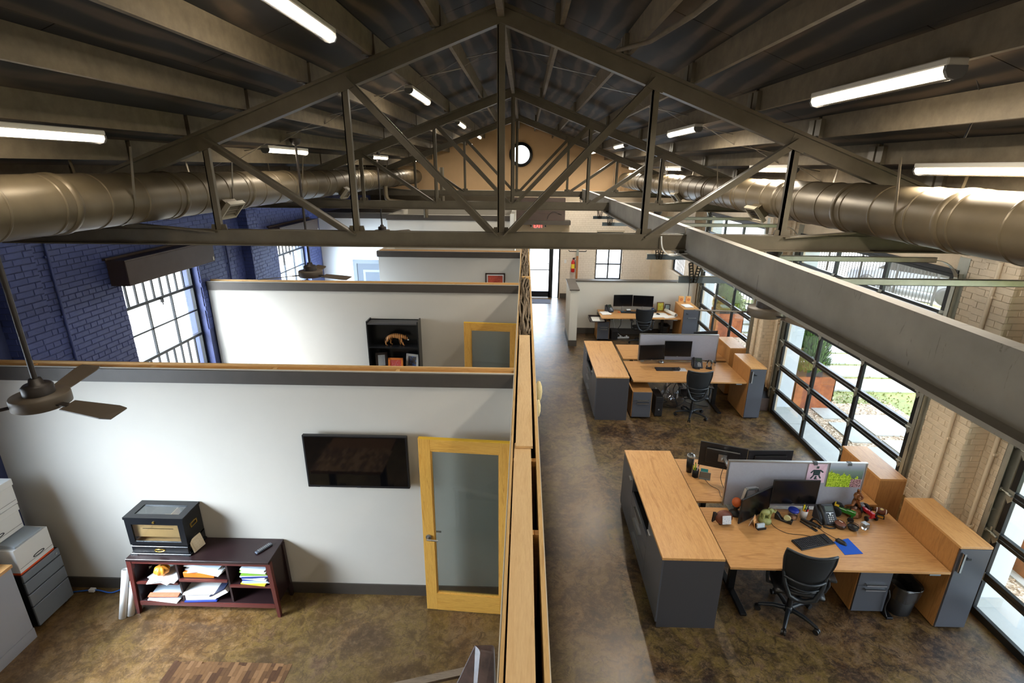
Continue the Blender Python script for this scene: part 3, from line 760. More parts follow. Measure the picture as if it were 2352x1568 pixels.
MB().box(1.238, 1.472, 13.305, 14.5, 0, .17).box(1.46, XR - .04, 14.485, 14.5, 0, .17).build('baseboard', m_trim, hw, True)
tag(MB().tube([(4.72, 14.49, z) for z in (.2, .9, 1.3, 1.54)], .006, 6).build('power_cable', m_black, None), 'dark cord running down the cubicle wall near the tall cabinet', 'cord')

# ---- wood framed glass doors of the offices
def office_door(nm, hinge, free, handle):
    hx, hy = hinge; fx, fy = free; L = math.hypot(fx - hx, fy - hy); a = math.atan2(fy - hy, fx - hx)
    D = struct(nm, (hx, hy, 0)); D.rotation_euler = (0, 0, a); h = 2.11; sw = .118; t_ = .022
    for x0 in (0, L - sw): MB().box(x0, x0 + sw, -t_, t_, .01, h).build('stile', m_doorz, D, bevel=.002)
    MB().box(sw, L - sw, -t_, t_, h - .125, h).build('top_rail', m_doorx, D)
    MB().box(0, L, -t_, t_, h, h + .004).build('top_edge', M('raw_yellow_edge', S(236, 188, 40), .5), D)
    MB().box(sw, L - sw, -t_, t_, .01, .235).build('bottom_rail', m_doorx, D)
    MB().box(sw, L - sw, -.004, .004, .235, h - .125).build('pane', m_doorglass, D)
    for (x0, x1, z0, z1) in ((sw, sw + .012, .235, h - .125), (L - sw - .012, L - sw, .235, h - .125), (sw, L - sw, .235, .247), (sw, L - sw, h - .137, h - .125)):
        MB().box(x0, x1, -.014, .014, z0, z1).build('glazing_bead', m_doorz, D)
    if handle:
        hx_ = L - .06
        for s in (-1, 1):
            k = MB().cyl((hx_, s * t_, .97), (hx_, s * (t_ + .012), .97), .03, n=16).cyl((hx_, s * (t_ + .012), .97), (hx_, s * (t_ + .05), .97), .011, n=10)
            k.cyl((hx_ + .01, s * (t_ + .05), .97), (hx_ - .11, s * (t_ + .05), .965), .009, n=10); k.build('lever_handle', m_alum, D)
    return D
office_door('door_2', (-.085, 4.355), (-1.0, 4.415), True)
office_door('door_3', (-.085, 8.30), (-1.0, 8.365), True)
D = struct('door_4', (-4.05, 13.78, 0)); g_ = M('slate_door', S(84, 90, 98), .4)
for a, b_, c, d in ((-4.62, -4.52, 0, 2.12), (-3.62, -3.52, 0, 2.12), (-4.62, -3.52, 2.12, 2.22)): MB().box(a, b_, 13.755, 13.80, c, d).build('door_casing', M('slate_casing', S(104, 110, 116), .4), D, True)
MB().box(-4.52, -3.62, 13.772, 13.80, 0, 2.12).build('door_leaf', g_, D, True)
for c, d in ((.2, .95), (1.1, 1.95)):
    MB().box(-4.36, -3.78, 13.760, 13.772, c, d).build('panel_moulding', M('slate_moulding', S(120, 126, 132), .4), D, True, bevel=.008)
    MB().box(-4.30, -3.84, 13.756, 13.762, c + .06, d - .06).build('panel', g_, D, True, bevel=.006)
MB().box(-3.66, -3.645, 13.762, 13.772, 1.62, 1.72).build('hinge', m_alum, D, True)

# ================================================================ ducts
def duct(x, z, r, y0, y1, label, ribs, taps, taper=None):
    t = thing('spiral_duct', label, 'duct', (x, y0, z))
    MB().cyl((x, y0, z), (x, y1, z), r, n=48).build('duct_body', m_duct, t, True)
    for y in ribs:
        MB().lathe([(r, -.012), (r + .006, -.006), (r + .006, .006), (r, .012)], (x, y, z), 48, 'y').build('seam', m_duct, t, True)
    for y in ribs[::3]:
        MB().lathe([(r + .001, -.035), (r + .012, -.02), (r + .012, .02), (r + .001, .035)], (x, y + .12, z), 48, 'y').build('coupling', m_duct, t, True)
    for (y, s) in taps:      # grilles: short neck with a flared frame turned into the room
        R = RY(s * math.radians(-50 if s > 0 else 50)) if False else RY(math.radians(130 if s > 0 else -130))
        c = Vector((x, y, z)) + R @ Vector((0, 0, r + .02))
        mb = MB().obox(Vector((x, y, z)) + R @ Vector((0, 0, r)), (.16, .26, .14), R)
        nb = mb.build('register_neck', m_duct, t, True)
        fr = MB()
        for u, v_, sx, sy in ((-.10, 0, .025, .34), (.10, 0, .025, .34), (0, -.157, .22, .025), (0, .157, .22, .025)):
            fr.obox(Vector((x, y, z)) + R @ Vector((u, v_, r + .08)), (sx, sy, .05), R)
        fr.build('register_frame', M('register_frame', S(150, 142, 124), .5), t, True)
        for q in range(5): MB().obox(Vector((x, y, z)) + R @ Vector((-.07 + .035 * q, 0, r + .075)), (.004, .3, .03), R @ RY(.5)).build('louvre', m_truss, t, True)
    return t
duct(-3.65, 4.306, .224, YB, 17.9, 'long spiral duct hanging at left along the blue wall side', [1.2 + .45 * k for k in range(34)], [(6.1, 1), (10.2, 1)])
duct(3.30, 4.247, .231, YB, 17.8, 'long spiral duct hanging at right over the open office', [1.2 + .45 * k for k in range(34)], [(7.1, -1), (10.9, -1)])
def hanger(x, z, r, y, label, lean):
    xi = x - math.copysign(.02, x); top = zt(x) + .05; mb = MB()
    inner = -1 if x > 0 else 1
    for s in (inner, -inner):
        pts = [(x + s * (r + .012) + s * lean * .5, y, top), (x + s * (r + .016), y, z + .12)]
        for k in range(7):
            a = math.radians(0 - 90 * k / 6); pts.append((x + s * (r + .005) * math.cos(a), y, z + (r + .005) * math.sin(a)))
        for i in range(len(pts) - 1): mb.bar(pts[i], pts[i + 1], .03, .003, (s, 0, .2)) if False else mb.bar(pts[i], pts[i + 1], .03, .003, (0, 1, 0)) if False else mb.obox((Vector(pts[i]) + Vector(pts[i + 1])) / 2, ((Vector(pts[i + 1]) - Vector(pts[i])).length, .03, .003), Matrix.Rotation(-math.atan2(pts[i + 1][2] - pts[i][2], pts[i + 1][0] - pts[i][0]), 3, 'Y'))
    return tag(mb.build('duct_strap', m_duct, None), label, 'strap')
ords = ['nearest', 'second nearest', 'third', 'fourth', 'fifth', 'sixth']
for i, y in enumerate((3.15, 4.6, 6.2, 8.2, 11.0, 13.2)): hanger(-3.65, 4.306, .224, y, ords[i] + ' metal strap looped under the left duct', .1)
for i, y in enumerate((3.15, 4.45, 6.3, 8.6, 11.6, 13.6)): hanger(3.30, 4.247, .231, y, ords[i] + ' metal strap looped under the right duct', .1)
t = thing('exhaust_elbow', 'thin metal branch pipe with two elbows below the far left duct', 'pipe', (-3.4, 13.2, 4.1))
MB().tube([(-3.45, 13.2, 4.15), (-3.45, 13.2, 3.95), (-3.43, 13.2, 3.86), (-3.36, 13.2, 3.80), (-2.6, 13.2, 3.72), (-2.5, 13.2, 3.68), (-2.47, 13.2, 3.60), (-2.47, 13.2, 3.4)], .055, 12).build('pipe', m_duct, t, True)
tag(MB().tube([(-2.55, 16.5, 4.6), (-2.55, 16.5, 0)], .07, 12).build('vent_stack', m_truss, None), 'dark vertical vent pipe at the far left gable', 'pipe')

# ================================================================ strip lights under the joists
lid_m = M('lamp_housing', S(190, 186, 178), .4)
def strip_light(x, y, label, watts):
    z = zt(x) - .01; L = 1.24
    t = thing('strip_light', label, 'ceiling light', (x, y, z), 0, None)
    MB().box(-.05, .05, -L / 2, L / 2, -.035, 0).build('housing', lid_m, t, bevel=.006)
    MB().cyl((0, -L / 2 + .03, -.062), (0, L / 2 - .03, -.062), .022, n=12).build('tube', m_tube, t)
    prof = [(-.05, -.035), (-.052, -.06), (-.035, -.088), (0, -.098), (.035, -.088), (.052, -.06), (.05, -.035)]
    V = []; 
    for yy in (-L / 2 + .02, L / 2 - .02): V += [(u, yy, v_) for u, v_ in prof]
    MB().raw(V, [(i, i + 1, 8 + i, 7 + i) for i in range(6)], True).build('cover', m_lens, t)
    a = bpy.data.lights.new('strip_light_glow', 'AREA'); a.shape = 'RECTANGLE'; a.size = .08; a.size_y = L - .1; a.energy = watts; a.color = (1, .91, .77)
    lo = bpy.data.objects.new('strip_light_glow', a); COL.objects.link(lo); lo.parent = t; lo.location = (0, 0, -.102)
    for s in (-1, 1): MB().prism(prof, 'y', s * (L / 2 - .02), s * L / 2).build('end_cap', M('lamp_end_cap', S(120, 120, 122), .3, .3), t)
LX = [-3.23, -1.40, 2.045, 3.26]
side = ['outer left', 'inner left', 'inner right', 'outer right']
for j, (yy, dst) in enumerate(((-.6, 'added unseen behind the camera'), (3.5, 'nearest'), (7.35, 'second from the camera'), (12.0, 'third from the camera'), (16.4, 'farthest, added for the far end'))):  # rows behind the camera and at the far end added for their light
    for i, x in enumerate(LX):
        wt = ((110 if j == 4 else 88 if j > 1 else 52) if i == 2 else (36 if j > 2 else 26 if j == 2 else 12) if i == 1 else 44 if i == 3 else 6)
        strip_light(x + .0, yy + (.0 if i < 2 else -.1) + (.55 if (i, j) == (3, 1) else 0), 'lit strip light of the %s row, %s' % (side[i], dst), wt)

# ================================================================ ceiling fans
m_fan = M('bronze_fan', S(44, 38, 35), .45, .3)
m_fanb = M('fan_blade', S(84, 74, 62), .5)
def fan(x, y, zh, ztop, rot, label):
    t = thing('ceiling_fan', label, 'fan', (x, y, zh))
    MB().cyl((0, 0, .12), (0, 0, ztop - zh - .02), .017, n=10).build('downrod', m_fan, t)
    MB().lathe([(.005, -.09), (.05, -.075), (.075, -.03), (.075, 0)], (0, 0, ztop - zh), 20).build('canopy', m_fan, t)
    MB().lathe([(.0, .14), (.035, .14), (.045, .10), (.075, .10), (.09, .085), (.09, .02)], (0, 0, 0), 24).build('motor_cap', m_fan, t)
    MB().lathe([(.0, .03), (.165, .025), (.17, .015), (.17, -.055), (.155, -.065), (.0, -.068)], (0, 0, 0), 32).build('motor_housing', m_fanb, t)
    for k in range(3):
        a = rot + k * 2 * math.pi / 3; R = RZ(a)
        ar = MB(); ar.obox(R @ Vector((.2, 0, -.03)), (.12, .05, .008), R); ar.build('blade_iron', m_fan, t)
        V = []
        for u, hw_, tilt in ((.24, .055, .01), (.62, .075, .012), (.70, .06, .012)):
            for s in (-1, 1):
                for d in (0, .008): V.append(R @ Vector((u, s * hw_, -.034 + s * tilt + d)))
        F = []
        for j in range(2):
            b0 = j * 4; F += [(b0, b0 + 4, b0 + 6, b0 + 2), (b0 + 1, b0 + 3, b0 + 7, b0 + 5), (b0, b0 + 1, b0 + 5, b0 + 4), (b0 + 2, b0 + 6, b0 + 7, b0 + 3)]
        F += [(0, 2, 3, 1), (8, 9, 11, 10)]
        MB().raw(V, F).build('blade', m_fanb, t)
    return t
fan(-3.36, 3.2, 3.06, zt(-3.36) + .2, math.radians(106), 'brown ceiling fan hanging in the near office at far left')
fan(-3.10, 7.35, 3.14, zt(-3.10) + .05, math.radians(98), 'ceiling fan hanging in the middle office before the blue wall')
fan(-3.22, 11.8, 3.22, zt(-3.22) + .05, math.radians(40), 'ceiling fan on a long rod over the third office')
fan(2.52, 5.25, 3.22, 3.84, math.radians(55), 'ceiling fan under the nearest truss, behind the grey beam')
fan(2.53, 10.1, 3.30, 3.84, math.radians(15), 'ceiling fan under the second truss at right')

# ================================================================ glazed overhead doors
def roller_door(nm, y0, y1, with_tracks=True):
    D = struct(nm, (XR + .03, (y0 + y1) / 2, 0)); x = XR + .03; h = 3.48; ns = 7; hs_ = h / ns
    rows = ns; cols = 3; cw = (y1 - y0) / cols
    sw = .062
    for r in range(rows):
        z0, z1 = r * hs_ + .004, (r + 1) * hs_ - .004
        rb = .085 if r == 0 else .042
        MB().box(x - .024, x + .024, y0, y1, z0, z0 + rb).build('rail', m_frame, D, True, bevel=.003)
        MB().box(x - .024, x + .024, y0, y1, z1 - .042, z1).build('rail', m_frame, D, True, bevel=.003)
        for c in range(cols + 1):
            yc = y0 + c * cw; a, b_ = (yc, yc + sw) if c == 0 else (yc - sw, yc) if c == cols else (yc - sw / 2, yc + sw / 2)
            MB().box(x - .024, x + .024, a, b_, z0 + rb, z1 - .042).build('stile', m_frame, D, True, bevel=.003)
        for c in range(cols):
            MB().box(x - .003, x + .003, y0 + c * cw + sw / 2, y0 + (c + 1) * cw - sw / 2, z0 + rb - .01, z1 - .032).build('pane', m_glass, D, True)
        if r:
            for c in range(cols + 1):
                yc = y0 + c * cw + (.03 if c == 0 else -.03 if c == cols else 0)
                hb = MB().box(x - .030, x - .024, yc - .035, yc + .035, z0 - .055, z0 + .05).cyl((x - .045, yc - .03, z0), (x - .045, yc + .03, z0), .012, n=8)
                hb.prism([(yc - .035, z0 - .05), (yc + .035, z0 - .05), (yc, z0 - .10)], 'x', x - .03, x - .024)
                if c in (0, cols):
                    s = -1 if c == 0 else 1; hb.cyl((x - .045, yc, z0 + .01), (x - .045, yc + s * .13, z0 + .01), .009, n=8)
                    hb.cyl((x - .045, yc + s * .09, z0 + .01), (x - .045, yc + s * .12, z0 + .01), .022, n=10)
                hb.build('hinge', m_galv, D, True)
    MB().box(x - .02, x + .03, y0 - .02, y1 + .02, 0, .012).build('weather_strip', m_black, D, True)
    for yj, s in ((y0, -1), (y1, 1)):
        a, b_ = (yj - .12, yj - .06) if s < 0 else (yj + .06, yj + .12)
        MB().box(x - .075, x - .07, a, b_, .06, h + .02).box(x - .075, x - .02, min(a, b_) if s < 0 else b_ - .004, (min(a, b_) + .004) if s < 0 else b_, .06, h + .02).box(x - .02, x - .015, a, b_, .06, h + .02).build('track', m_galv, D, True)
        MB().box(x - .022, x - .005, yj - .16 if s < 0 else yj + .01, yj - .01 if s < 0 else yj + .16, 0, h + .2).build('jamb_angle', m_galv, D, True)
        for z in (.5, 1.3, 2.1, 2.9): MB().box(x - .08, x - .005, (a + b_) / 2 - .03, (a + b_) / 2 + .03, z - .05, z - .045).box(x - .08, x - .075, (a + b_) / 2 - .02, (a + b_) / 2 + .02, z - .08, z + .02).build('track_bracket', m_galv, D, True)
        MB().cyl((x - .03, yj + s * .03, 1.0), (x - .03, yj + s * .03, 1.07), .012, n=8).build('end_bolt', m_galv, D, True)
        if with_tracks:
            yt = yj + s * .09 if s < 0 else yj + .05; zt_ = 3.655
            pts = []
            for k in range(9):
                q = math.pi / 2 * k / 8; pts.append((x - .045 - .32 * (1 - math.cos(q)), yt, 3.33 + .32 * math.sin(q)))
            mb = MB()
            for i in range(8): mb.bar(pts[i], pts[i + 1], .05, .006, (0, 1, 0)) if False else mb.obox((Vector(pts[i]) + Vector(pts[i + 1])) / 2, (.006, .055, (Vector(pts[i + 1]) - Vector(pts[i])).length + .006), RY(-math.pi / 2 * (i + .5) / 8))
            mb.build('curved_track', m_galv, D, True)
            MB().box(1.40, x - .36, yt - .03, yt - .026, zt_ - .03, zt_ + .03).box(1.40, x - .36, yt - .03, yt + .03, zt_ - .03, zt_ - .025).box(1.40, x - .36, yt - .03, yt + .012, zt_ + .025, zt_ + .03).build('horizontal_track', m_galv, D, True)
            MB().box(1.40, 2.0, yt - .034, yt - .030, zt_ - .028, zt_ + .028).build('track_stiffener', M('blue_grey_steel', S(96, 108, 118), .45, .5), D, True)
            # perforated angles up to the beam
            for ds in (-1, 1):
                p, q = Vector((1.53 + ds * .012, yt - .05, zt_ - .02)), Vector((1.53 + ds * .042, yt - .05, 3.81)); e = (q - p).normalized(); sx = Vector((e.z, 0, -e.x)) * .016; mb = MB()
                for k in (-1, 1): mb.bar(p + sx * k, q + sx * k, .011, .005, (0, 1, 0))
                for k in range(8):
                    c = p.lerp(q, k / 7); mb.bar(c - sx, c + sx, .010, .005, (0, 1, 0))
                mb.build('perforated_angle', m_perf, D, True)
    # sealed header above
    MB().box(XR + .0, XR + .04, y0 - .05, y1 + .05, h, h + .05).build('header_seal', m_black, D, True)
for k, (a, b_, c, d) in enumerate(RW[:3]): roller_door('door_%d' % (5 + k), a, b_)
# ================================================================ desks, cabinets and screens of the open office
def credenza(x0, x1, y0, y1, label, k):
    t = thing('credenza', label, 'cabinet', ((x0 + x1) / 2, y0, 0), 0, 'low cabinets along the aisle')
    h = .9
    MB().box(x0, x1, y0, y1, h - .03, h).build('top', m_oaky, t, True, bevel=.002)
    MB().box(x0 + .02, x1, y0 + .002, y0 + .022, 0, h - .03).build('end_panel', m_grey, t, True)
    MB().box(x0 + .02, x1, y1 - .022, y1 - .002, 0, h - .03).build('end_panel', m_grey, t, True)
    MB().box(x1 - .02, x1 - .002, y0 + .02, y1 - .02, 0, h - .03).build('back_panel', m_grey, t, True)
    MB().box(x0 + .03, x1 - .02, y0 + .02, y1 - .02, 0, .07).build('plinth', m_grey, t, True)
    L = y1 - y0; ya, yb = y0 + .30 * L - .02, y0 + .70 * L
    MB().box(x0 + .02, x1 - .02, ya - .01, ya + .01, .07, h - .03).build('divider', m_grey, t, True)
    MB().box(x0 + .02, x1 - .02, yb - .01, yb + .01, .07, h - .03).build('divider', m_grey, t, True)
    MB().box(x0 + .02, x1 - .02, ya + .01, yb - .01, .655, .67).build('cubby_shelf', m_blk, t, True)
    MB().box(x0 + .3, x0 + .31, ya + .01, yb - .01, .67, h - .03).build('cubby_back', m_blk, t, True)
    for a, b_, hy in ((y0 + .003, ya - .002, ya - .10), (yb + .002, y1 - .003, yb + .10)):
        d = MB().box(x0 + .002, x0 + .02, a, b_, .07, h - .034).build('door', m_grey2, t, True)
        MB().box(x0 - .02, x0 + .002, hy - .05, hy + .05, .795, .80).box(x0 - .022, x0 - .018, hy - .05, hy + .05, .785, .80).build('tab_pull', m_alum, d)
        d.children[0].location = (-t.location[0] + 0, -t.location[1] + 0, 0)
        d.children[0].location = (-t.location[0], -t.location[1], 0)
    for z0, z1 in ((.495, .652), (.285, .49), (.07, .28)):
        d = MB().box(x0 + .002, x0 + .02, ya + .002, yb - .002, z0, z1).build('drawer', m_grey2, t, True)
        yc = (ya + yb) / 2 + .0
        c = MB().box(x0 - .028, x0 + .002, yc - .16, yc + .16, z1 - .03, z1 - .024).box(x0 - .03, x0 - .024, yc - .16, yc + .16, z1 - .045, z1 - .024).build('drawer_pull', m_alum, d)
        c.location = (-t.location[0], -t.location[1], 0)
    return t
credenza(1.44, 2.07, 4.24, 6.33, 'long grey low cabinet with oak top at the end of the nearest desks', 0)
credenza(1.395, 2.02, 8.98, 11.10, 'grey low cabinet with oak top at the end of the second desk pair', 1)
tag(MB().box(1.62, 1.74, 5.35, 5.40, .67, .76).box(1.6, 1.72, 5.20, 5.26, .67, .77).box(1.62, 1.72, 5.08, 5.13, .67, .75).build('cubby_papers', m_paper, None), 'crumpled papers in the cubby of the nearest grey low cabinet', 'papers')

def tall_cabinet(x0, x1, y0, y1, label, faces, hx):
    """faces: -1 door looks to the viewer, +1 door looks away"""
    t = thing('tall_cabinet', label, 'cabinet', ((x0 + x1) / 2, y0, 0), 0, 'tall narrow cabinets by the overhead doors'); h = 1.06
    MB().box(x0, x1, y0, y1, h - .028, h).build('top', m_oaky, t, True, bevel=.002)
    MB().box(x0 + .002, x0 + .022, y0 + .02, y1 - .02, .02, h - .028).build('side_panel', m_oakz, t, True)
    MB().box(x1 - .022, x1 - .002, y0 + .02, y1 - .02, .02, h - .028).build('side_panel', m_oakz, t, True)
    MB().box(x0 + .02, x1 - .02, y0 + .03, y1 - .03, 0, .05).build('plinth', m_black, t, True)
    ya, yb = (y0 + .0, y0 + .02) if faces < 0 else (y1 - .02, y1)
    yc, yd = (y1 - .02, y1) if faces < 0 else (y0, y0 + .02)
    MB().box(x0 + .002, x1 - .002, yc, yd, .02, h - .028).build('back_panel', m_oakz, t, True)
    if hx == 'h':
        d = MB().box(x0 + .012, x1 - .004, ya, yb, .03, h - .032).build('door', m_grey2, t, True)
        c = MB().box(x0 + .12, x1 - .06, ya - .026, ya - .02, .80, .815).box(x0 + .13, x0 + .14, ya - .026, ya, .80, .815).box(x1 - .08, x1 - .07, ya - .026, ya, .80, .815).build('door_pull', m_alum, d)
    else:
        d = MB().box(x0 + .012, x1 - .004, ya, yb, .03, h - .032).build('door', m_grey2, t, True)
        s = -1 if faces < 0 else 1; e = ya if faces < 0 else yb
        c = MB().box(x0 + .03, x0 + .036, min(e, e + s * .03), max(e, e + s * .03), .76, .99).box(x0 + .03, x0 + .055, min(e + s * .026, e + s * .03), max(e + s * .026, e + s * .03), .76, .99).build('door_pull', m_alum, d)
    c.location = (-t.location[0], -t.location[1], 0)
    e = ya if faces < 0 else yb; s = -1 if faces < 0 else 1
    k = MB().cyl((x0 + .09, e, .925), (x0 + .09, e + s * .012, .925), .011, n=10).box(x0 + .085, x0 + .13, min(e + s * .012, e + s * .016), max(e + s * .012, e + s * .016), .905, .925).build('lock', m_black, d)
    k.location = (-t.location[0], -t.location[1], 0)
    return t
tall_cabinet(4.40, 4.72, 4.31, 5.12, 'tall narrow oak cabinet with grey door beside the nearest desk', -1, 'v')
tall_cabinet(4.37, 4.69, 5.49, 6.28, 'tall narrow oak cabinet behind the nearest tall cabinet, back towards us', 1, 'v')
tall_cabinet(4.315, 4.62, 9.14, 9.95, 'tall oak cabinet with grey door beside the second desk pair', -1, 'v')
tall_cabinet(4.36, 4.69, 10.28, 11.05, 'tall oak cabinet with glossy pale top behind the second desk pair', 1, 'v')
tall_cabinet(4.31, 4.72, 13.45, 14.28, 'tall oak cabinet with grey door inside the far cubicle', -1, 'h')

def desk(x0, x1, y0, y1, label, ctrl=True, foot_y=None):
    t = thing('standing_desk', label, 'desk', ((x0 + x1) / 2, (y0 + y1) / 2, 0), 0, 'oak topped height adjustable desks')
    MB().box(x0, x1, y0, y1, .712, .74).build('desktop', m_oak, t, True, bevel=.002)
    yc = (y0 + y1) / 2
    for x in (x0 + .28, x1 - .38):
        g = MB().box(x - .035, x + .035, yc - .03, yc + .03, .03, .66).box(x - .028, x + .028, yc - .04, yc + .04, .3, .70).build('leg', m_blackm, t, True)
        f = MB().box(x - .035, x + .035, yc - .40, yc + .40, 0.005, .035).build('foot', m_blackm, t, True, bevel=.004)
        MB().box(x - .04, x + .04, yc - .42, yc + .42, .685, .712).build('support_arm', m_blackm, t, True)
    MB().box(x0 + .28, x1 - .38, yc - .05, yc - .02, .655, .70).box(x0 + .28, x1 - .38, yc + .02, yc + .05, .655, .70).build('cross_rail', m_blackm, t, True)
    if ctrl: MB().box(x1 - .20, x1 - .09, y0 + .005, y0 + .05, .69, .712).build('height_control', M('control_grey', S(120, 128, 136), .5), t, True)
    return t
desk(2.165, 4.39, 4.31, 5.30, 'oak desk nearest the camera, covered with small ornaments')
desk(2.165, 4.36, 5.42, 6.39, 'oak desk behind the grey screen of the nearest pair', False)
desk(2.14, 4.312, 9.19, 10.27, 'oak desk of the second pair, facing us with two monitors')
desk(2.165, 4.357, 10.41, 11.34, 'oak desk behind the grey screen of the second pair', False)
desk(2.15, 4.31, 13.58, 14.47, 'oak desk in the far cubicle, strewn with papers')

def desk_screen(x0, x1, y, z0, z1, label):
    t = thing('desk_screen', label, 'screen', ((x0 + x1) / 2, y, z0), 0, 'grey fabric desk screens')
    MB().box(x0 + .012, x1 - .012, y - .012, y + .012, z0 + .01, z1 - .014).build('panel', M('screen_fabric', S(158, 160, 174), .8, 0, .04, 40), t, True)
    f = MB().box(x0, x1, y - .016, y + .016, z1 - .016, z1)
    f.build('top_rail', m_alum, t, True)
    for a, b_ in ((x0, x0 + .014), (x1 - .014, x1)): MB().box(a, b_, y - .016, y + .016, z0, z1 - .016).build('side_rail', m_alum, t, True)
    for x in (x0 + .05, x1 - .12): MB().box(x, x + .07, y - .10, y + .04, .741, .75).build('clamp', m_galv, t, True)
    return t
desk_screen(2.445, 4.055, 5.345, .752, 1.368, 'grey fabric screen between the nearest desks with two pictures clipped on')
desk_screen(2.455, 4.105, 10.33, .752, 1.335, 'plain grey fabric screen between the second pair of desks')

def pedestal(x0, x1, y0, y1, h, label):
    t = thing('file_pedestal', label, 'cabinet', ((x0 + x1) / 2, y0, 0), 0, 'small oak and grey drawer pedestals')
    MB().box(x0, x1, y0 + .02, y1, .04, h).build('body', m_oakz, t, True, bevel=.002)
    for z0, z1, zp in ((.045, h * .66, h * .66 - .05), (h * .66 + .004, h - .012, h * .66 + .012)):
        d = MB().box(x0 + .012, x1 - .012, y0, y0 + .02, z0, z1).build('drawer', m_grey2, t, True)
        c = MB().box(x0 + .09, x1 - .06, y0 - .03, y0 - .024, zp, zp + .022).box(x0 + .09, x1 - .06, y0 - .03, y0, zp + .018, zp + .022).build('drawer_pull', m_alum, d)
        c.location = (-t.location[0], -t.location[1], 0)
    for x in (x0 + .04, x1 - .04):
        for y in (y0 + .06, y1 - .05): MB().cyl((x - .01, y, .02), (x + .01, y, .02), .02, n=10).build('caster', m_black, t, True)
    return t
pedestal(3.62, 3.98, 4.48, 4.98, .59, 'drawer pedestal under the right half of the nearest desk')
pedestal(2.12, 2.50, 9.05, 9.60, .57, 'drawer pedestal under the left end of the second desk, next to computer')
pedestal(2.08, 2.43, 13.84, 14.3, .57, 'drawer pedestal with a paper tray on top in the far cubicle')
# ---- task chairs
def office_chair(x, y, rz, label):
    t = thing('office_chair', label, 'chair', (x, y, 0), rz, 'black mesh task chairs')
    def back(u, v_):          # u -1..1 across, v 0..1 up
        wd = .155 + .075 * min(1, v_ * 1.3) - .01 * v_ * v_
        z = .53 + .53 * v_ - .018 * (1 - u * u) * v_; yy = -.235 - .10 * v_ + .06 * u * u
        return Vector((u * wd, yy, z))
    MB().grid(lambda a, b_: back(2 * a - 1, b_), 10, 10).build('back_mesh', m_mesh, t, solid=.012)
    rim = [back(-1, k / 10) for k in range(11)] + [back(-1 + 2 * k / 10, 1) for k in range(1, 11)] + [back(1, 1 - k / 10) for k in range(1, 11)] + [back(1 - 2 * k / 10, 0) for k in range(1, 11)]
    MB().tube(rim, .015, 6).build('back_frame', m_chair, t)
    for v_, off, rr in ((.33, .028, .014), (.16, .034, .010)):
        MB().tube([back(u, v_) + Vector((0, -off - .02 * (1 - u * u), 0)) for u in [-1 + .2 * k for k in range(11)]], rr, 6).build('lumbar_bar', m_chair, t)
    sp = [back(-1.02, .42), back(-1, .2) + Vector((0, -.05, 0)), Vector((-.12, -.27, .50)), Vector((-.05, -.255, .45)), Vector((0, -.25, .44)), Vector((.05, -.255, .45)), Vector((.12, -.27, .50)), back(1, .2) + Vector((0, -.05, 0)), back(1.02, .42)]
    MB().tube(sp, .022, 8, rs=[.016, .022, .026, .026, .026, .026, .026, .022, .016]).build('back_support', m_chair, t)
    MB().tube([(0, -.25, .44), (0, -.15, .425), (0, .0, .42)], .03, 8).build('seat_bracket', m_chair, t)
    def seat(a, b_):
        u, v_ = 2 * a - 1, 2 * b_ - 1; k = max(0, 1 - abs(u) ** 5) * max(0, 1 - abs(v_) ** 5)
        return Vector((u * .245 * (1 - .06 * v_ * v_), v_ * .235 + .02, .468 + .03 * k - .035 * max(0, v_) ** 3))
    MB().grid(seat, 12, 12).build('seat', m_black, t, solid=.03)
    for s in (-1, 1):
        MB().tube([(s * .20, -.05, .43), (s * .275, -.06, .45), (s * .29, -.07, .54), (s * .285, -.03, .655)], .017, 8).build('arm_post', m_chair, t)
        MB().box(s * .285 - .04, s * .285 + .04, -.16, .10, .655, .685).build('arm_pad', m_black, t, bevel=.012, seg=2)
    MB().cyl((0, 0, .08), (0, 0, .26), .028, n=12).cyl((0, 0, .24), (0, 0, .42), .018, n=12).build('gas_column', m_black, t)
    MB().box(-.09, .09, -.12, .12, .405, .435).build('tilt_mechanism', m_black, t)
    MB().lathe([(.03, .06), (.05, .07), (.05, .11), (.03, .13)], (0, 0, 0), 14).build('hub', m_chair, t)
    for k in range(5):
        a = math.pi / 2 + .3 + k * 2 * math.pi / 5; d = Vector((math.cos(a), math.sin(a), 0))
        lg = MB().tube([d * .04 + Vector((0, 0, .10)), d * .16 + Vector((0, 0, .105)), d * .30 + Vector((0, 0, .075))], .02, 8, rs=[.026, .022, .017]).build('leg', m_chair, t)
        p = d * .30; q = Vector((-d.y, d.x, 0))
        MB().cyl(p + Vector((0, 0, .03)) - q * .026, p + Vector((0, 0, .03)) - q * .006, .03, n=14).cyl(p + Vector((0, 0, .03)) + q * .006, p + Vector((0, 0, .03)) + q * .026, .03, n=14).cyl(p + Vector((0, 0, .03)), p + Vector((0, 0, .075)), .008, n=8).build('caster', m_black, lg)
    return t
c0 = office_chair(2.93, 4.44, math.radians(-14), 'black mesh task chair at the nearest desk')
dup(c0, (3.33, 9.22, 0), math.radians(-4), 'black mesh task chair at the second desk, beside the computer tower')
dup(c0, (3.27, 13.62, 0), math.radians(-3), 'black mesh task chair at the far cubicle desk')

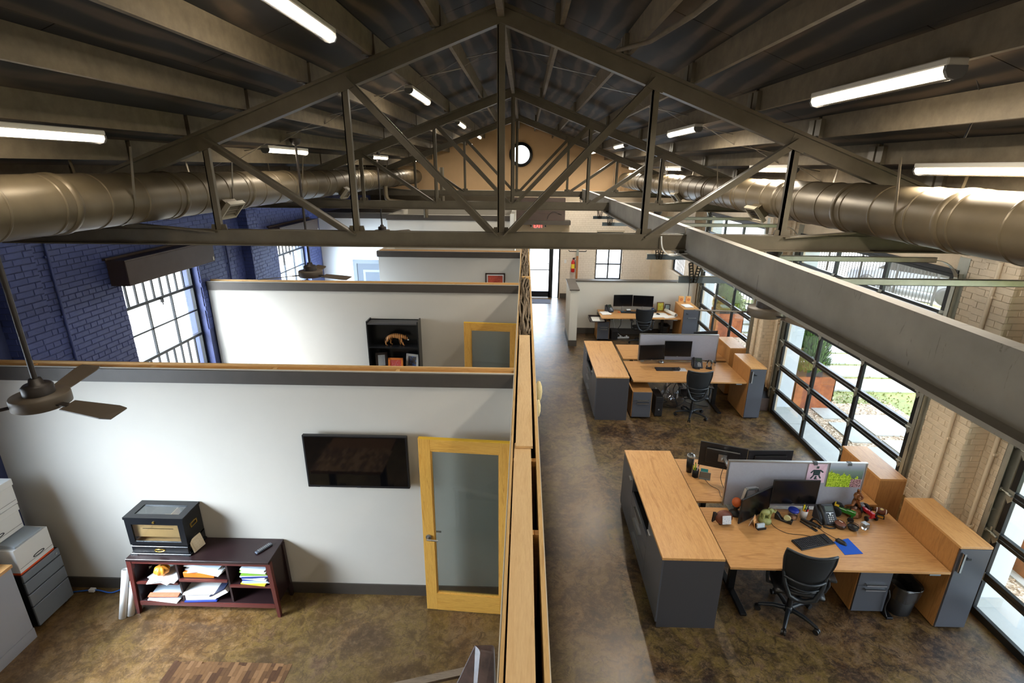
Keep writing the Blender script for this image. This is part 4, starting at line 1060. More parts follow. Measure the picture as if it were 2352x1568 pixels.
# ---- monitors
def monitor(x, y, z0, w_, h, rz, tilt, label, stand='arm', group=None, back_arm=0):
    t = thing('monitor', label, 'monitor', (x, y, z0), rz, group)
    R = RX(tilt); c = Vector((0, 0, h / 2))
    MB().obox(c, (w_, .018, h), R).build('housing', m_black, t, bevel=.003)
    MB().obox(c + R @ Vector((0, .02, 0)), (w_ * .72, .03, h * .62), R).build('rear_cover', m_black, t, bevel=.01)
    MB().obox(c + R @ Vector((0, -.0095, .004)), (w_ - .018, .002, h - .026), R).build('display', m_screen, t)
    MB().obox(c + R @ Vector((0, -.0105, -h / 2 + .007)), (.03, .002, .006), R).build('badge', m_alum, t)
    if stand == 'arm':
        MB().obox(c + Vector((0, .045, 0)), (.10, .016, .10), R).cyl(c + Vector((0, .045, 0)), c + Vector((0, .10, -.01)), .018, n=10).build('mount', m_alum, t)
    if stand == 'foot':
        MB().cyl((0, .06, -z0 + .75), (0, .06, h * .5), .018, n=12).cyl((0, .06, h * .5), (0, .02, h * .5), .018, n=10).build('pole', m_alum, t)
        MB().lathe([(.0, .0), (.075, .0), (.075, .012), (.03, .02), (.0, .02)], (0, .06, -z0 + .742), 20).build('foot', m_alum, t)
    return t
monitor(3.21, 5.215, .875, .54, .325, math.radians(1), 0, 'right monitor on the nearest desk, facing the chair', 'arm')
monitor(2.715, 5.085, .785, .545, .325, math.radians(31), 0, 'left monitor on the nearest desk, angled and seen from the side', 'arm')
monitor(2.575, 5.82, .955, .56, .345, math.radians(180 - 20), 0, 'left monitor behind the nearest screen, its dark back towards us', 'arm')
monitor(3.12, 5.72, .955, .56, .335, math.radians(180 + 2), 0, 'right monitor behind the nearest screen, its dark back towards us', 'arm')
monitor(2.68, 10.06, .85, .55, .33, math.radians(7), 0, 'left monitor on the second desk before the plain screen', 'arm')
monitor(3.205, 10.08, .925, .56, .34, math.radians(0), 0, 'right monitor on the second desk before the plain screen', 'arm')
monitor(3.93, 10.62, .97, .56, .345, math.radians(192), 0, 'monitor behind the second screen, only its top edge showing', 'foot')
monitor(2.835, 14.28, .89, .545, .335, math.radians(4), 0, 'left monitor on the far cubicle desk', 'foot')
monitor(3.40, 14.27, .89, .57, .32, math.radians(-7), 0, 'right monitor on the far cubicle desk', 'foot')
def monitor_arm(name, pts, base, label):
    t = thing(name, label, 'monitor arm', base)
    MB().cyl(base, (base[0], base[1], pts[0][2]), .018, n=12).build('post', m_alum, t, True)
    MB().lathe([(0, 0), (.055, 0), (.055, .02), (.035, .045), (.02, .05), (0, .05)], base, 20).build('base', m_alum, t, True)
    mb = MB()
    for i in range(len(pts) - 1): mb.bar(pts[i], pts[i + 1], .035, .028)
    mb.build('arm', m_alum, t, True)
monitor_arm('monitor_stand', [(2.93, 5.27, .92), (2.93, 5.27, .95), (2.70, 5.20, .95), (2.72, 5.13, .95)], (2.93, 5.27, .741), 'silver monitor arm behind the nearest pair of front monitors')
monitor_arm('monitor_stand', [(2.80, 5.25, .98), (2.745, 5.19, 1.10), (2.60, 5.12, 1.13), (2.57, 5.11, .99)], (2.80, 5.26, .741), 'silver arm end sticking up over the angled left monitor')
monitor_arm('monitor_stand', [(2.62, 5.44, 1.12), (2.50, 5.46, 1.22), (2.53, 5.66, 1.20), (2.585, 5.76, 1.17)], (2.62, 5.44, .741), 'silver monitor arm behind the nearest desk screen')
monitor_arm('monitor_stand', [(2.93, 10.2, .86), (2.93, 10.2, .9), (2.93, 10.13, .92)], (2.93, 10.2, .741), 'round footed silver monitor arm on the second desk')

# ---- telephones
def desk_phone(x, y, z, rz, label):
    t = thing('desk_phone', label, 'phone', (x, y, z), rz); mp_ = M('phone_body', S(58, 62, 72), .45)
    a = math.radians(48); R = RX(a)
    MB().prism([(-.09, .0), (.085, .0), (.085, .16), (.07, .175), (-.09, .022)], 'x', -.10, .105).build('body', mp_, t, bevel=.004)
    o = Vector((0, -.09, .022)); d = Vector((0, .16, .153)).normalized(); nrm = Vector((0, -d.z, d.y)); Rr = Matrix((Vector((1, 0, 0)), d, nrm)).transposed()
    MB().obox(o + d * .165 + nrm * .004 + Vector((.035, 0, 0)), (.11, .075, .006), Rr).build('bezel', m_black, t)
    MB().obox(o + d * .165 + nrm * .009 + Vector((.035, 0, 0)), (.09, .055, .003), Rr).build('display', M('lcd_green', S(60, 72, 62), .2), t)
    kb = MB()
    for i in range(3):
        for j in range(4): kb.obox(o + d * (.025 + .021 * j) + nrm * .006 + Vector((.012 + .024 * i, 0, 0)), (.013, .012, .005), Rr)
    tag(kb.build('keypad', M('key_white', S(206, 212, 218), .5), t), kind='stuff')
    MB().obox(o + d * .12 + nrm * .005 + Vector((.036, 0, 0)), (.09, .006, .004), Rr).cyl(o + d * .108 + nrm * .003 + Vector((.036, 0, 0)), o + d * .108 + nrm * .008 + Vector((.036, 0, 0)), .013, n=14).build('navigation_key', m_alum, t)
    hs_ = MB().tube([o + d * q + nrm * h + Vector((-.068, 0, 0)) for q, h in ((.0, .016), (.02, .032), (.06, .040), (.12, .040), (.17, .034), (.205, .016))], .022, 8, rs=[.024, .026, .020, .020, .026, .024]); hs_.build('handset', m_black, t)
    MB().tube([(-.07, -.09, .02), (-.09, -.12, .012), (-.04, -.15, .01), (.03, -.15, .01), (.04, -.12, .01), (-.02, -.09, .012)], .008, 6).build('cord', m_black, t)
    return t
ph = desk_phone(3.545, 5.10, .741, math.radians(4), 'dark grey desk phone between pen cup and toy tractor')
dup(ph, (3.60, 9.99, .741), math.radians(-6), 'dark desk phone on the second desk near the screen')
dup(ph, (2.46, 14.28, .741), math.radians(28), 'dark desk phone by the papers on the far cubicle desk')

def keyboard(x, y, z, rz, w_, label):
    t = thing('keyboard', label, 'keyboard', (x, y, z), rz)
    MB().prism([(-.075, 0), (.075, 0), (.075, .024), (-.075, .012)], 'x', -w_ / 2, w_ / 2).build('case', m_black, t, bevel=.002)
    kb = MB()
    for r in range(6):
        yy = -.058 + r * .0225; z_ = .014 + (yy + .075) * .08
        for c in range(18):
            xx = -w_ / 2 + .02 + c * (w_ - .04) / 17
            if c in (13, 14): continue
            if r == 0 and 3 <= c <= 8:
                if c == 3: kb.box(xx - .008, xx + 5 * (w_ - .04) / 17 + .008, yy - .008, yy + .008, z_, z_ + .005)
                continue
            kb.box(xx - .0085, xx + .0085, yy - .0085, yy + .0085, z_, z_ + .005)
    tag(kb.build('keys', M('key_black', S(46, 47, 54), .5), t), kind='stuff'); return t
keyboard(3.21, 4.71, .741, math.radians(16), .44, 'black keyboard at an angle on the nearest desk')
keyboard(2.945, 9.80, .741, math.radians(1), .47, 'black keyboard on the second desk')
keyboard(3.02, 14.15, .741, math.radians(-3), .50, 'black keyboard on the far cubicle desk')
def mouse(x, y, z, rz, label):
    t = thing('mouse', label, 'mouse', (x, y, z), rz)
    def f(a, b_):
        th, ph_ = 2 * math.pi * a, math.pi / 2 * b_
        return Vector((.033 * math.cos(th) * math.cos(ph_) * (1 + .08 * math.sin(th)), .06 * math.sin(th) * math.cos(ph_), .036 * math.sin(ph_)))
    MB().grid(f, 20, 6).build('shell', m_black, t)
    MB().cyl((-.003, .03, .031), (.003, .03, .031), .008, n=10).build('scroll_wheel', M('wheel_grey', S(90, 92, 98), .5), t)
    return t
mouse(3.515, 4.715, .746, math.radians(35), 'black mouse on the blue mouse pad')
mouse(3.19, 9.83, .746, 0, 'small black mouse on the grey pad of the second desk')
mouse(3.78, 13.98, .748, math.radians(40), 'dark mouse lying on papers in the far cubicle')
pad = thing('mouse_pad', 'bright blue mouse pad on the nearest desk', 'mouse pad', (3.55, 4.655, .741))
MB().prism([(-.105, .075), (.085, .135), (.105, -.10), (-.10, -.125)], 'z', 0, .004).build('pad_surface', M('blue_foam', S(16, 84, 196), .8), pad)
tag(MB().box(3.05, 3.33, 9.72, 9.90, .741, .745).build('mouse_pad', M('grey_pad', S(186, 186, 190), .7), None), 'pale grey mouse pad on the second desk', 'mouse pad')
# ================================================================ small things on the nearest desk
DZ = .7405
def cable(name, pts, r, mat, label, cat='cable'):
    P = []
    pts = [Vector(p) for p in pts]
    for i in range(len(pts) - 1):      # Catmull-Rom
        p0, p1_, p2_, p3_ = pts[max(i - 1, 0)], pts[i], pts[i + 1], pts[min(i + 2, len(pts) - 1)]
        for k in range(6):
            u = k / 6; P.append(.5 * ((2 * p1_) + (p2_ - p0) * u + (2 * p0 - 5 * p1_ + 4 * p2_ - p3_) * u * u + (3 * p1_ - p0 - 3 * p2_ + p3_) * u ** 3))
    P.append(pts[-1])
    return tag(MB().tube(P, r, 6).build(name, mat, None), label, cat)
m_ball = M('football_leather', S(104, 58, 42), .5, 0, .2, 30, .2, 200)
m_bronze = M('bronze_figure', S(122, 76, 44), .35, .5, .25, 20)
# football shaped photo stand
t = thing('football_photo_stand', 'brown football shaped photo stand at the left of the nearest desk', 'ornament', (2.335, 5.0, DZ), math.radians(6))
MB().ell((0, 0, .088), .105, .045, .085, 20, 12, RX(-.25)).build('ball', m_ball, t)
MB().obox((.01, -.052, .088), (.10, .012, .095), RX(-.25)).build('photo', mat_print('photo_blue', [(.3, S(120, 150, 190)), (.5, S(226, 232, 238)), (.7, S(80, 110, 150))], 5), t)
MB().prism([(-.13, .03), (-.06, .09), (-.09, .15), (-.125, .155)], 'y', -.005, .02).build('bow', m_black, t)
MB().box(-.05, .05, -.02, .05, 0, .012).build('base', m_black, t)
# round ornament behind the left monitor
t = thing('basketball_ornament', 'orange ball on a black stand half hidden behind the angled monitor', 'ornament', (2.545, 5.185, DZ))
MB().ell((0, 0, .16), .055, .055, .06, 18, 12).build('ball', M('ball_orange', S(196, 96, 48), .5), t)
MB().lathe([(0, 0), (.075, 0), (.07, .02), (.03, .04), (.02, .09), (.04, .10), (0, .10)], (0, 0, 0), 18).build('stand', m_black, t)
# folded card
t = thing('greeting_card', 'small folded card with orange print below the angled monitor', 'card', (2.67, 4.985, DZ), math.radians(55))
mp_ = mat_print('card_print', [(.3, S(236, 226, 210)), (.5, S(230, 160, 70)), (.65, S(204, 88, 60))], 4)
MB().prism([(-.035, 0), (-.032, 0), (.002, .12), (-.001, .12)], 'x', -.045, .045).build('front_leaf', mp_, t)
MB().prism([(.035, 0), (.032, 0), (-.002, .12), (.001, .12)], 'x', -.045, .045).build('back_leaf', m_paper, t)
# business cards in a holder
t = thing('card_holder', 'black holder with white business cards on the nearest desk', 'card holder', (2.735, 4.93, DZ), math.radians(12))
MB().prism([(-.03, 0), (.03, 0), (.035, .05), (.03, .05), (.02, .008), (-.02, .008), (-.025, .028), (-.03, .028)], 'x', -.05, .05).build('holder', m_black, t)
MB().obox((0, .004, .035), (.09, .022, .052), RX(-.2)).build('cards', m_paperb, t)
# elephant
t = thing('elephant_figurine', 'green stone elephant figurine on a rock base', 'figurine', (2.835, 5.06, DZ), math.radians(8))
mg = M('green_stone', S(150, 156, 100), .4, 0, .25, 25)
e = MB()
e.ell((0, 0, .125), .06, .036, .038, 14, 10).ell((.06, 0, .14), .03, .026, .03, 12, 8)
e.tube([(.082, 0, .145), (.10, 0, .12), (.112, 0, .115), (.122, 0, .13), (.118, 0, .15)], .01, 8, rs=[.015, .012, .010, .008, .007])
for sx in (-.038, .036):
    for sy in (-.02, .02): e.cyl((sx, sy, .05), (sx + .004, sy, .12), .015, .016, 10)
e.tube([(-.06, 0, .13), (-.07, 0, .10), (-.068, 0, .08)], .004, 6)
e.build('body', mg, t)
for s in (-1, 1): MB().ell((.05, s * .03, .14), .012, .008, .024, 10, 6).build('ear', mg, t)
MB().lathe([(0, 0), (.075, 0), (.072, .03), (.06, .052), (0, .055)], (0, 0, 0), 12).build('rock_base', mg, t)
# tape dispenser
t = thing('tape_dispenser', 'black tape dispenser with a roll on the nearest desk', 'tape dispenser', (3.06, 5.075, DZ), math.radians(-38))
MB().prism([(-.09, 0), (.09, 0), (.095, .05), (.075, .05), (.04, .025), (-.02, .025), (-.06, .075), (-.085, .085), (-.095, .06)], 'y', -.028, .028).build('base', m_black, t, bevel=.005)
MB().cyl((.035, -.012, .052), (.035, .012, .052), .036, n=20).build('tape_roll', M('pale_tape', S(208, 208, 160), .4), t)
MB().box(-.098, -.088, -.014, .014, .08, .09).build('cutter', m_alum, t)
# jar with blue lid
t = thing('candy_jar', 'small clear jar with a blue lid on the nearest desk', 'jar', (3.185, 5.125, DZ))
MB().lathe([(0, .002), (.05, .002), (.052, .02), (.052, .085), (.045, .10)], (0, 0, 0), 24).build('jar_body', glass('jar_glass', (.9, .9, .92, 1), .12), t)
MB().lathe([(0, .095), (.05, .095), (.058, .105), (.058, .12), (.05, .13), (0, .132)], (0, 0, 0), 24).build('lid', M('blue_lid', S(28, 48, 150), .3), t)
MB().lathe([(0, .006), (.04, .006), (.04, .03), (0, .035)], (0, 0, 0), 16).build('contents', M('candy', S(170, 120, 90), .6, 0, .4, 60), t)
# pen cup and pens
def pen(x, y, z, lean, rz, L, c, label, r=.006):
    t = thing('pen', label, 'pen', (x, y, z), rz)
    d = Vector((math.sin(lean), 0, math.cos(lean)))
    MB().cyl((0, 0, 0), d * L, r, n=8).build('barrel', M('pen_' + label.split()[0], c, .35), t)
    MB().cyl(d * L, d * (L + .02), r * .8, r * .5, n=8).build('tip', m_black, t)
    return t
t = thing('pen_cup', 'grey and white pen cup on the nearest desk', 'cup', (3.315, 5.135, DZ), .3)
MB().lathe([(.0, .004), (.036, .0), (.040, .11), (.036, .11), (.033, .006)], (0, 0, 0), 20).build('cup', M('cup_grey', S(196, 192, 190), .5), t)
for i, (dx, dy, ln, rz, L, c, lab) in enumerate(((-.012, 0, .08, 1, .17, S(240, 220, 40), 'yellow marker standing in the grey pen cup'), (.0, .012, .2, 2.8, .14, S(50, 130, 200), 'blue pen standing in the grey pen cup'),
        (.01, -.01, .25, .2, .15, S(30, 30, 34), 'black pen leaning in the grey pen cup'), (.012, .01, .3, .8, .14, S(110, 150, 60), 'green pen leaning in the grey pen cup'), (-.008, -.014, .15, -2, .12, S(240, 150, 50), 'orange marker standing in the grey pen cup'), (.006, -.016, .3, -.6, .13, S(200, 50, 80), 'red pen leaning in the grey pen cup'))):
    pen(3.315 + dx, 5.135 + dy, DZ + .012, ln * .55, rz, L, c, lab, .009 if 'marker' in lab else .006)
t = thing('stapler', 'long black stapler in front of the pen cup', 'stapler', (3.305, 4.985, DZ), math.radians(-62))
MB().box(-.10, .10, -.018, .018, 0, .012).build('base', m_black, t, bevel=.003)
MB().prism([(-.10, .02), (.09, .045), (.095, .07), (.06, .078), (-.10, .045)], 'y', -.016, .016).build('arm', m_black, t, bevel=.004)
MB().box(-.1, .03, -.010, .010, .013, .022).build('magazine', m_alum, t)
t = thing('punch', 'black hole punch between stapler and phone', 'punch', (3.385, 5.01, DZ), math.radians(-58))
MB().box(-.07, .07, -.022, .022, 0, .02).build('base', m_black, t, bevel=.004); MB().tube([(-.05, 0, .02), (-.03, 0, .07), (.02, 0, .085), (.07, 0, .06)], .012, 8).build('lever', m_black, t)
# toy tractors
def tractor(x, y, rz, c, wheelc, label, sc=1.0):
    t = thing('toy_tractor', label, 'toy', (x, y, DZ), rz); t.scale = (sc, sc, sc)
    mb_ = M('toy_' + label.split()[0], c, .3); mw = M('toy_wheel_' + label.split()[0], wheelc, .4); tire = M('tire_rubber', S(20, 20, 22), .7)
    MB().box(-.06, .10, -.018, .018, .055, .095).box(.02, .105, -.02, .02, .06, .105).build('hood', mb_, t, bevel=.005)
    MB().box(-.085, -.04, -.025, .025, .045, .085).build('rear_axle', mb_, t, bevel=.004)
    MB().box(-.085, -.05, -.02, .02, .095, .105).box(-.09, -.082, -.02, .02, .1, .13).build('seat', mw, t)
    MB().cyl((-.03, 0, .095), (-.045, 0, .135), .003, n=6).lathe([(.018, -.002), (.021, 0), (.018, .002), (.015, 0), (.018, -.002)], (-.046, 0, .137), 14).build('steering_wheel', m_black, t)
    MB().cyl((.05, 0, .10), (.05, 0, .15), .005, n=8).build('exhaust', m_black, t)
    MB().box(.075, .085, -.055, .055, .03, .04).box(.07, .09, -.008, .008, .03, .06).build('front_axle', mb_, t)
    for (px, r, wd, oy) in ((-.065, .058, .026, .05), (.08, .03, .016, .06)):
        for s in (-1, 1):
            wh = MB().lathe([(r * .55, -wd / 2), (r * .95, -wd / 2), (r, -wd / 4), (r, wd / 4), (r * .95, wd / 2), (r * .55, wd / 2)], (px, s * oy, r), 20, 'y').build('tire', tire, t)
            MB().lathe([(0, -wd * .3), (r * .58, -wd * .35), (r * .58, wd * .35), (0, wd * .3)], (px, s * oy, r), 16, 'y').build('wheel_rim', mw, t)
    return t
tractor(3.80, 5.18, math.radians(-42), S(50, 122, 44), S(226, 190, 50), 'green toy tractor with yellow wheels beside the phone', 1.12)
tractor(4.075, 5.195, math.radians(-82), S(196, 36, 48), S(170, 170, 176), 'red toy tractor at the right of the bronze figure', 1.0)
# bronze footballer (skin-modelled figurine)
def skin_figure(name, mat, parent, joints, edges, radii, sub=2):
    me = bpy.data.meshes.new(name); me.from_pydata(joints, edges, []); o = bpy.data.objects.new(name, me); COL.objects.link(o); o.parent = parent
    me.materials.append(mat)
    md = o.modifiers.new('skin', 'SKIN'); md.use_smooth_shade = True
    if not me.skin_vertices:
        bpy.context.view_layer.objects.active = o
    lay = me.skin_vertices[0].data if me.skin_vertices else None
    if lay:
        for i, r in enumerate(radii): lay[i].radius = (r, r) if not isinstance(r, tuple) else r
        lay[0].use_root = True
    sd = o.modifiers.new('smooth', 'SUBSURF'); sd.levels = 1; sd.render_levels = sub
    return o
t = thing('bronze_footballer', 'bronze statue of a running ball carrier on a rock base', 'statue', (3.94, 5.225, DZ), math.radians(15))
J = [(0, 0, .20), (0, -.005, .245), (-.005, -.01, .285), (-.01, -.012, .315), (-.012, -.014, .335),   # 0 pelvis 1 waist 2 chest 3 neckbase 4 neck
     (-.015, -.018, .362), (-.016, -.020, .378),                                                     # 5 head 6 crown
     (.036, -.01, .302), (.05, -.04, .262), (.0, -.068, .262),                                        # right shoulder elbow hand
     (-.05, -.012, .304), (-.075, -.05, .275), (-.055, -.085, .295),                                 # left
     (.024, 0, .19), (.05, -.03, .13), (.07, .01, .075), (.072, -.02, .06),                           # right leg: hip knee ankle toe
     (-.024, 0, .19), (-.075, -.035, .165), (-.11, .03, .125), (-.125, .01, .11)]                    # left leg bent
E_ = [(0, 1), (1, 2), (2, 3), (3, 4), (4, 5), (5, 6), (2, 7), (7, 8), (8, 9), (2, 10), (10, 11), (11, 12), (0, 13), (13, 14), (14, 15), (15, 16), (0, 17), (17, 18), (18, 19), (19, 20)]
Rd = [.030, .027, .036, .022, .013, .021, .014, .020, .014, .011, .020, .014, .011, .025, .018, .011, .009, .025, .018, .011, .009]
skin_figure('figure', m_bronze, t, J, E_, Rd)
MB().ell((-.062, -.092, .298), .034, .021, .021, 12, 8, RZ(.6)).build('carried_ball', m_bronze, t)
rb = random.Random(5); V = []
prof = [(.095, 0), (.10, .02), (.09, .05), (.075, .08), (.05, .10), (0, .105)]
MB().lathe([(r, h) for r, h in prof], (0, 0, 0), 11, smooth=False).build('rock_base', m_bronze, t)
t.scale = (.95, .95, .95)
# mini football on a stand, round paperweights, cube
t = thing('mini_football', 'small brown football with white marks on a black plaque stand', 'ornament', (4.235, 5.185, DZ), math.radians(-30))
MB().prism([(-.045, 0), (.045, 0), (.038, .05), (-.038, .05)], 'y', -.035, .035).build('stand', m_black, t, bevel=.003)
MB().obox((0, -.037, .025), (.06, .003, .028)).build('plaque', m_brass, t)
MB().ell((0, 0, .082), .068, .04, .04, 18, 10).build('ball', m_ball, t)
for x in (-.045, .045): MB().lathe([(.0305, -.004), (.032, 0), (.0305, .004)], (x, 0, .082), 18, 'x').build('white_band', m_paper, t)
MB().ell((0, -.012, .112), .022, .018, .012, 10, 6).build('badge', M('cream_badge', S(226, 210, 150), .5), t)
def half_ball(x, y, rz, label, top):
    t = thing('paperweight', label, 'paperweight', (x, y, DZ), rz)
    MB().lathe([(0, 0), (.05, 0), (.062, .02), (.062, .045), (.058, .05)], (0, 0, 0), 24).build('bowl', M('dark_bowl', S(50, 36, 32), .2), t)
    MB().lathe([(.0575, .05), (.045, .066), (.02, .075), (0, .076)], (0, 0, 0), 24).build('dome', top, t)
    MB().box(-.004, .004, -.02, .02, .072, .078).build('seam_line', m_paper, t)
    return t
half_ball(3.655, 4.985, .5, 'dark brown football helmet like paperweight in front of the phone', m_ball)
t = thing('sunglasses_case', 'black rimmed dish with a wire loop right of the paperweight', 'dish', (3.775, 4.945, DZ), .3)
MB().lathe([(0, 0), (.035, 0), (.055, .025), (.055, .045), (.045, .03), (.02, .018), (0, .016)], (0, 0, 0), 22).build('dish', m_black, t)
MB().tube([(-.06, .02, .05), (-.02, .07, .055), (.04, .06, .055), (.07, .0, .05), (.03, -.05, .048), (-.03, -.05, .048), (-.06, .02, .05)], .004, 6).build('rim_wire', m_black, t)
t = thing('crystal_cube', 'clear crystal cube catching light on the nearest desk', 'paperweight', (3.925, 4.975, DZ), .35)
MB().box(-.035, .035, -.035, .035, .0, .07).build('cube', M('crystal', (1, 1, 1, 1), .03, 0), t, bevel=.004)
bs = bpy.data.materials['crystal'].node_tree.nodes['Principled BSDF']; bs.inputs['Transmission Weight'].default_value = .85; bs.inputs['IOR'].default_value = 1.45
MB().ell((0, 0, .035), .018, .018, .018, 10, 8).build('etched_core', m_paper, t)
cable('keyboard_cable', [(2.96, 5.27, .76), (2.93, 5.12, .745), (2.90, 4.98, .744), (2.99, 4.86, .744), (3.16, 4.83, .744), (3.28, 4.79, .75)], .003, m_black, 'thin cable from behind the monitor to the keyboard')
cable('mouse_cable', [(3.40, 5.00, .744), (3.42, 4.90, .744), (3.46, 4.83, .745), (3.495, 4.765, .752)], .003, m_black, 'thin cable running to the black mouse')
# pictures clipped to the screen
t = thing('drawing', 'pink drawing with a dark figure clipped to the grey screen', 'drawing', (3.48, 5.32, 1.10))
MB().obox((0, .004, .125), (.215, .004, .25)).build('paper', mat_print('pink_paper', [(.3, S(216, 180, 206)), (.7, S(236, 214, 232))], 2), t)
ink = M('teal_ink', S(40, 60, 66), .8)
mb = MB()
for (a, b_, r) in (((.0, .222), (.0, .19), .016), ((.0, .175), (.0, .10), .040), ((-.035, .17), (-.07, .13), .009), ((.035, .17), (.075, .14), .009), ((-.03, .10), (-.06, .055), .009), ((.03, .10), (.055, .06), .009), ((.0, .09), (-.01, .045), .012), ((-.02, .06), (.02, .05), .006)):
    mb.cyl((a[0], .0005, a[1]), (b_[0], .0005, b_[1]), r, n=8)
for v_ in range(len(mb.v)): mb.v[v_] = (mb.v[v_][0], .0012 + (mb.v[v_][1]) * .02, mb.v[v_][2])
mb.build('figure_ink', ink, t)
t = thing('landscape_print', 'landscape picture with lime green trees clipped to the grey screen', 'picture', (3.82, 5.32, 1.045))
def land():
    mt, n, b = nmat('landscape'); v = coords(n, src='Generated'); sp = n.nodes.new('ShaderNodeSeparateXYZ'); n.links.new(v, sp.inputs[0])
    sky_ = ramp(n, sp.outputs[2], [(.3, S(70, 96, 92)), (.65, S(120, 146, 140)), (.8, S(150, 166, 190)), (1, S(196, 208, 222))])
    fo = ramp(n, noise(n, coords(n, (9, 1, 7), 'Generated'), 2.2, 4, .8), [(.38, S(84, 116, 24)), (.5, S(160, 196, 40)), (.62, S(214, 234, 96))])
    nz = noise(n, coords(n, (3, 1, 1), 'Generated'), 2.5, 3)
    a = n.nodes.new('ShaderNodeMath'); a.operation = 'MULTIPLY_ADD'; n.links.new(nz, a.inputs[0]); a.inputs[1].default_value = .7; a.inputs[2].default_value = .34
    x = n.nodes.new('ShaderNodeMath'); x.operation = 'MULTIPLY_ADD'; n.links.new(sp.outputs[0], x.inputs[0]); x.inputs[1].default_value = .38; n.links.new(sp.outputs[2], x.inputs[2])
    l = n.nodes.new('ShaderNodeMath'); l.operation = 'LESS_THAN'; n.links.new(x.outputs[0], l.inputs[0]); n.links.new(a.outputs[0], l.inputs[1])
    gx = n.nodes.new('ShaderNodeMath'); gx.operation = 'GREATER_THAN'; n.links.new(sp.outputs[0], gx.inputs[0]); gx.inputs[1].default_value = .68
    gz = n.nodes.new('ShaderNodeMath'); gz.operation = 'LESS_THAN'; n.links.new(sp.outputs[2], gz.inputs[0]); gz.inputs[1].default_value = .34
    gg = n.nodes.new('ShaderNodeMath'); gg.operation = 'MULTIPLY'; n.links.new(gx.outputs[0], gg.inputs[0]); n.links.new(gz.outputs[0], gg.inputs[1])
    fl_ = ramp(n, noise(n, coords(n, (10, 1, 8), 'Generated'), 4, 2), [(.42, S(40, 52, 44)), (.55, S(196, 130, 150)), (.62, S(236, 232, 226))])
    c = mix(n, l.outputs[0], sky_, fo); c = mix(n, gg.outputs[0], c, fl_)
    n.links.new(c, b.inputs['Base Color']); b.inputs['Roughness'].default_value = .35; return mt
MB().obox((0, .004, .165), (.40, .005, .325)).build('print', land(), t)
for x, lab in ((3.445, 'black binder clip holding the pink drawing'), (3.84, 'black binder clip holding the landscape picture')):
    c = thing('binder_clip', lab, 'clip', (x, 5.315, 1.34))
    MB().prism([(-.004, 0), (.056, 0), (.045, .034), (.008, .034)], 'x', -.022, .022).build('clip_body', m_black, c)
    MB().tube([(-.012, -.004, .0), (-.008, -.02, -.03), (.008, -.02, -.03), (.012, -.004, 0)], .0018, 5).build('wire_handle', m_alum, c)
# behind the screen
t = thing('tumbler', 'tall black steel tumbler with clear lid behind the low cabinet', 'tumbler', (2.27, 6.07, DZ))
MB().lathe([(0, 0), (.036, 0), (.045, .09), (.05, .25), (0, .25)], (0, 0, 0), 24).build('cup', m_black, t)
MB().lathe([(.05, .225), (.0515, .225), (.0515, .255), (.05, .255)], (0, 0, 0), 24).build('rim', m_alum, t)
MB().lathe([(0, .255), (.044, .255), (.046, .268), (.02, .275), (0, .275)], (0, 0, 0), 24).build('lid', glass('lid_clear', (.8, .8, .8, 1), .2), t)
t = thing('pen_cup', 'black mesh pen cup behind the low cabinet', 'cup', (2.315, 5.955, DZ), .1)
MB().lathe([(0, 0), (.04, 0), (.042, .11), (.038, .11), (.036, .004)], (0, 0, 0), 20).build('cup', m_mesh, t)
for i, (dx, dy, ln, rz, L, c, lab) in enumerate(((-.014, .0, .25, 3.0, .16, S(226, 236, 60), 'lime highlighter in the black mesh pen cup'), (.0, .014, .12, 1.8, .17, S(150, 190, 60), 'green highlighter in the black mesh pen cup'), (.012, 0, .22, .2, .17, S(160, 70, 60), 'maroon pencil in the black mesh pen cup'), (.0, -.012, .2, -.6, .16, S(210, 210, 214), 'silver pen in the black mesh pen cup'))):
    pen(2.315 + dx, 5.955 + dy, DZ + .01, ln * .6, rz, L, c, lab, .007)
t = thing('card_stand', 'metal stand with a teal notebook next to the black pen cup', 'stand', (2.43, 5.93, DZ), math.radians(-18))
MB().prism([(-.05, 0), (.05, 0), (.03, .012), (-.02, .10), (-.03, .10), (-.03, .012)], 'x', -.07, .07).build('stand_body', M('grey_stand', S(120, 124, 124), .4, .4), t)
MB().obox((-.01, .012, .075), (.09, .012, .09), RX(-.4)).build('teal_notebook', M('teal_cover', S(40, 150, 150), .5), t)
cable('monitor_cable', [(2.60, 5.79, 1.0), (2.56, 5.74, .86), (2.60, 5.62, .75), (2.68, 5.5, .747)], .004, m_black, 'black cable hanging behind the nearest screen')
cable('desk_cable', [(2.42, 5.90, .744), (2.45, 5.75, .744), (2.52, 5.66, .744), (2.50, 5.52, .744), (2.55, 5.425, .744)], .003, m_black, 'thin wire across the desk behind the nearest screen')
# ---- second desk
t = thing('headset_charger', 'black headset and charger cluster beside the second phone', 'headset', (3.83, 9.93, DZ), math.radians(-20))
MB().box(-.06, .06, -.09, -.01, 0, .03).build('base', m_black, t, bevel=.008)
MB().tube([(-.04, 0, .02), (-.045, 0, .10), (-.02, 0, .17), (.02, 0, .17), (.045, 0, .10), (.04, 0, .02)], .012, 8).build('headband', m_black, t)
MB().ell((-.042, 0, .07), .014, .03, .034, 12, 8).ell((.042, 0, .07), .014, .03, .034, 12, 8).build('earpad', m_alum, t)
MB().tube([(.04, -.02, .05), (.02, -.08, .05), (-.01, -.11, .045)], .006, 6).build('microphone', m_black, t)
t = thing('webcam', 'small webcam on a stalk behind the headset', 'webcam', (3.99, 10.05, DZ))
MB().cyl((0, 0, 0), (0, 0, .06), .012, n=10).build('stalk', m_alum, t); MB().ell((0, 0, .08), .025, .025, .022, 14, 8).build('head', m_black, t)
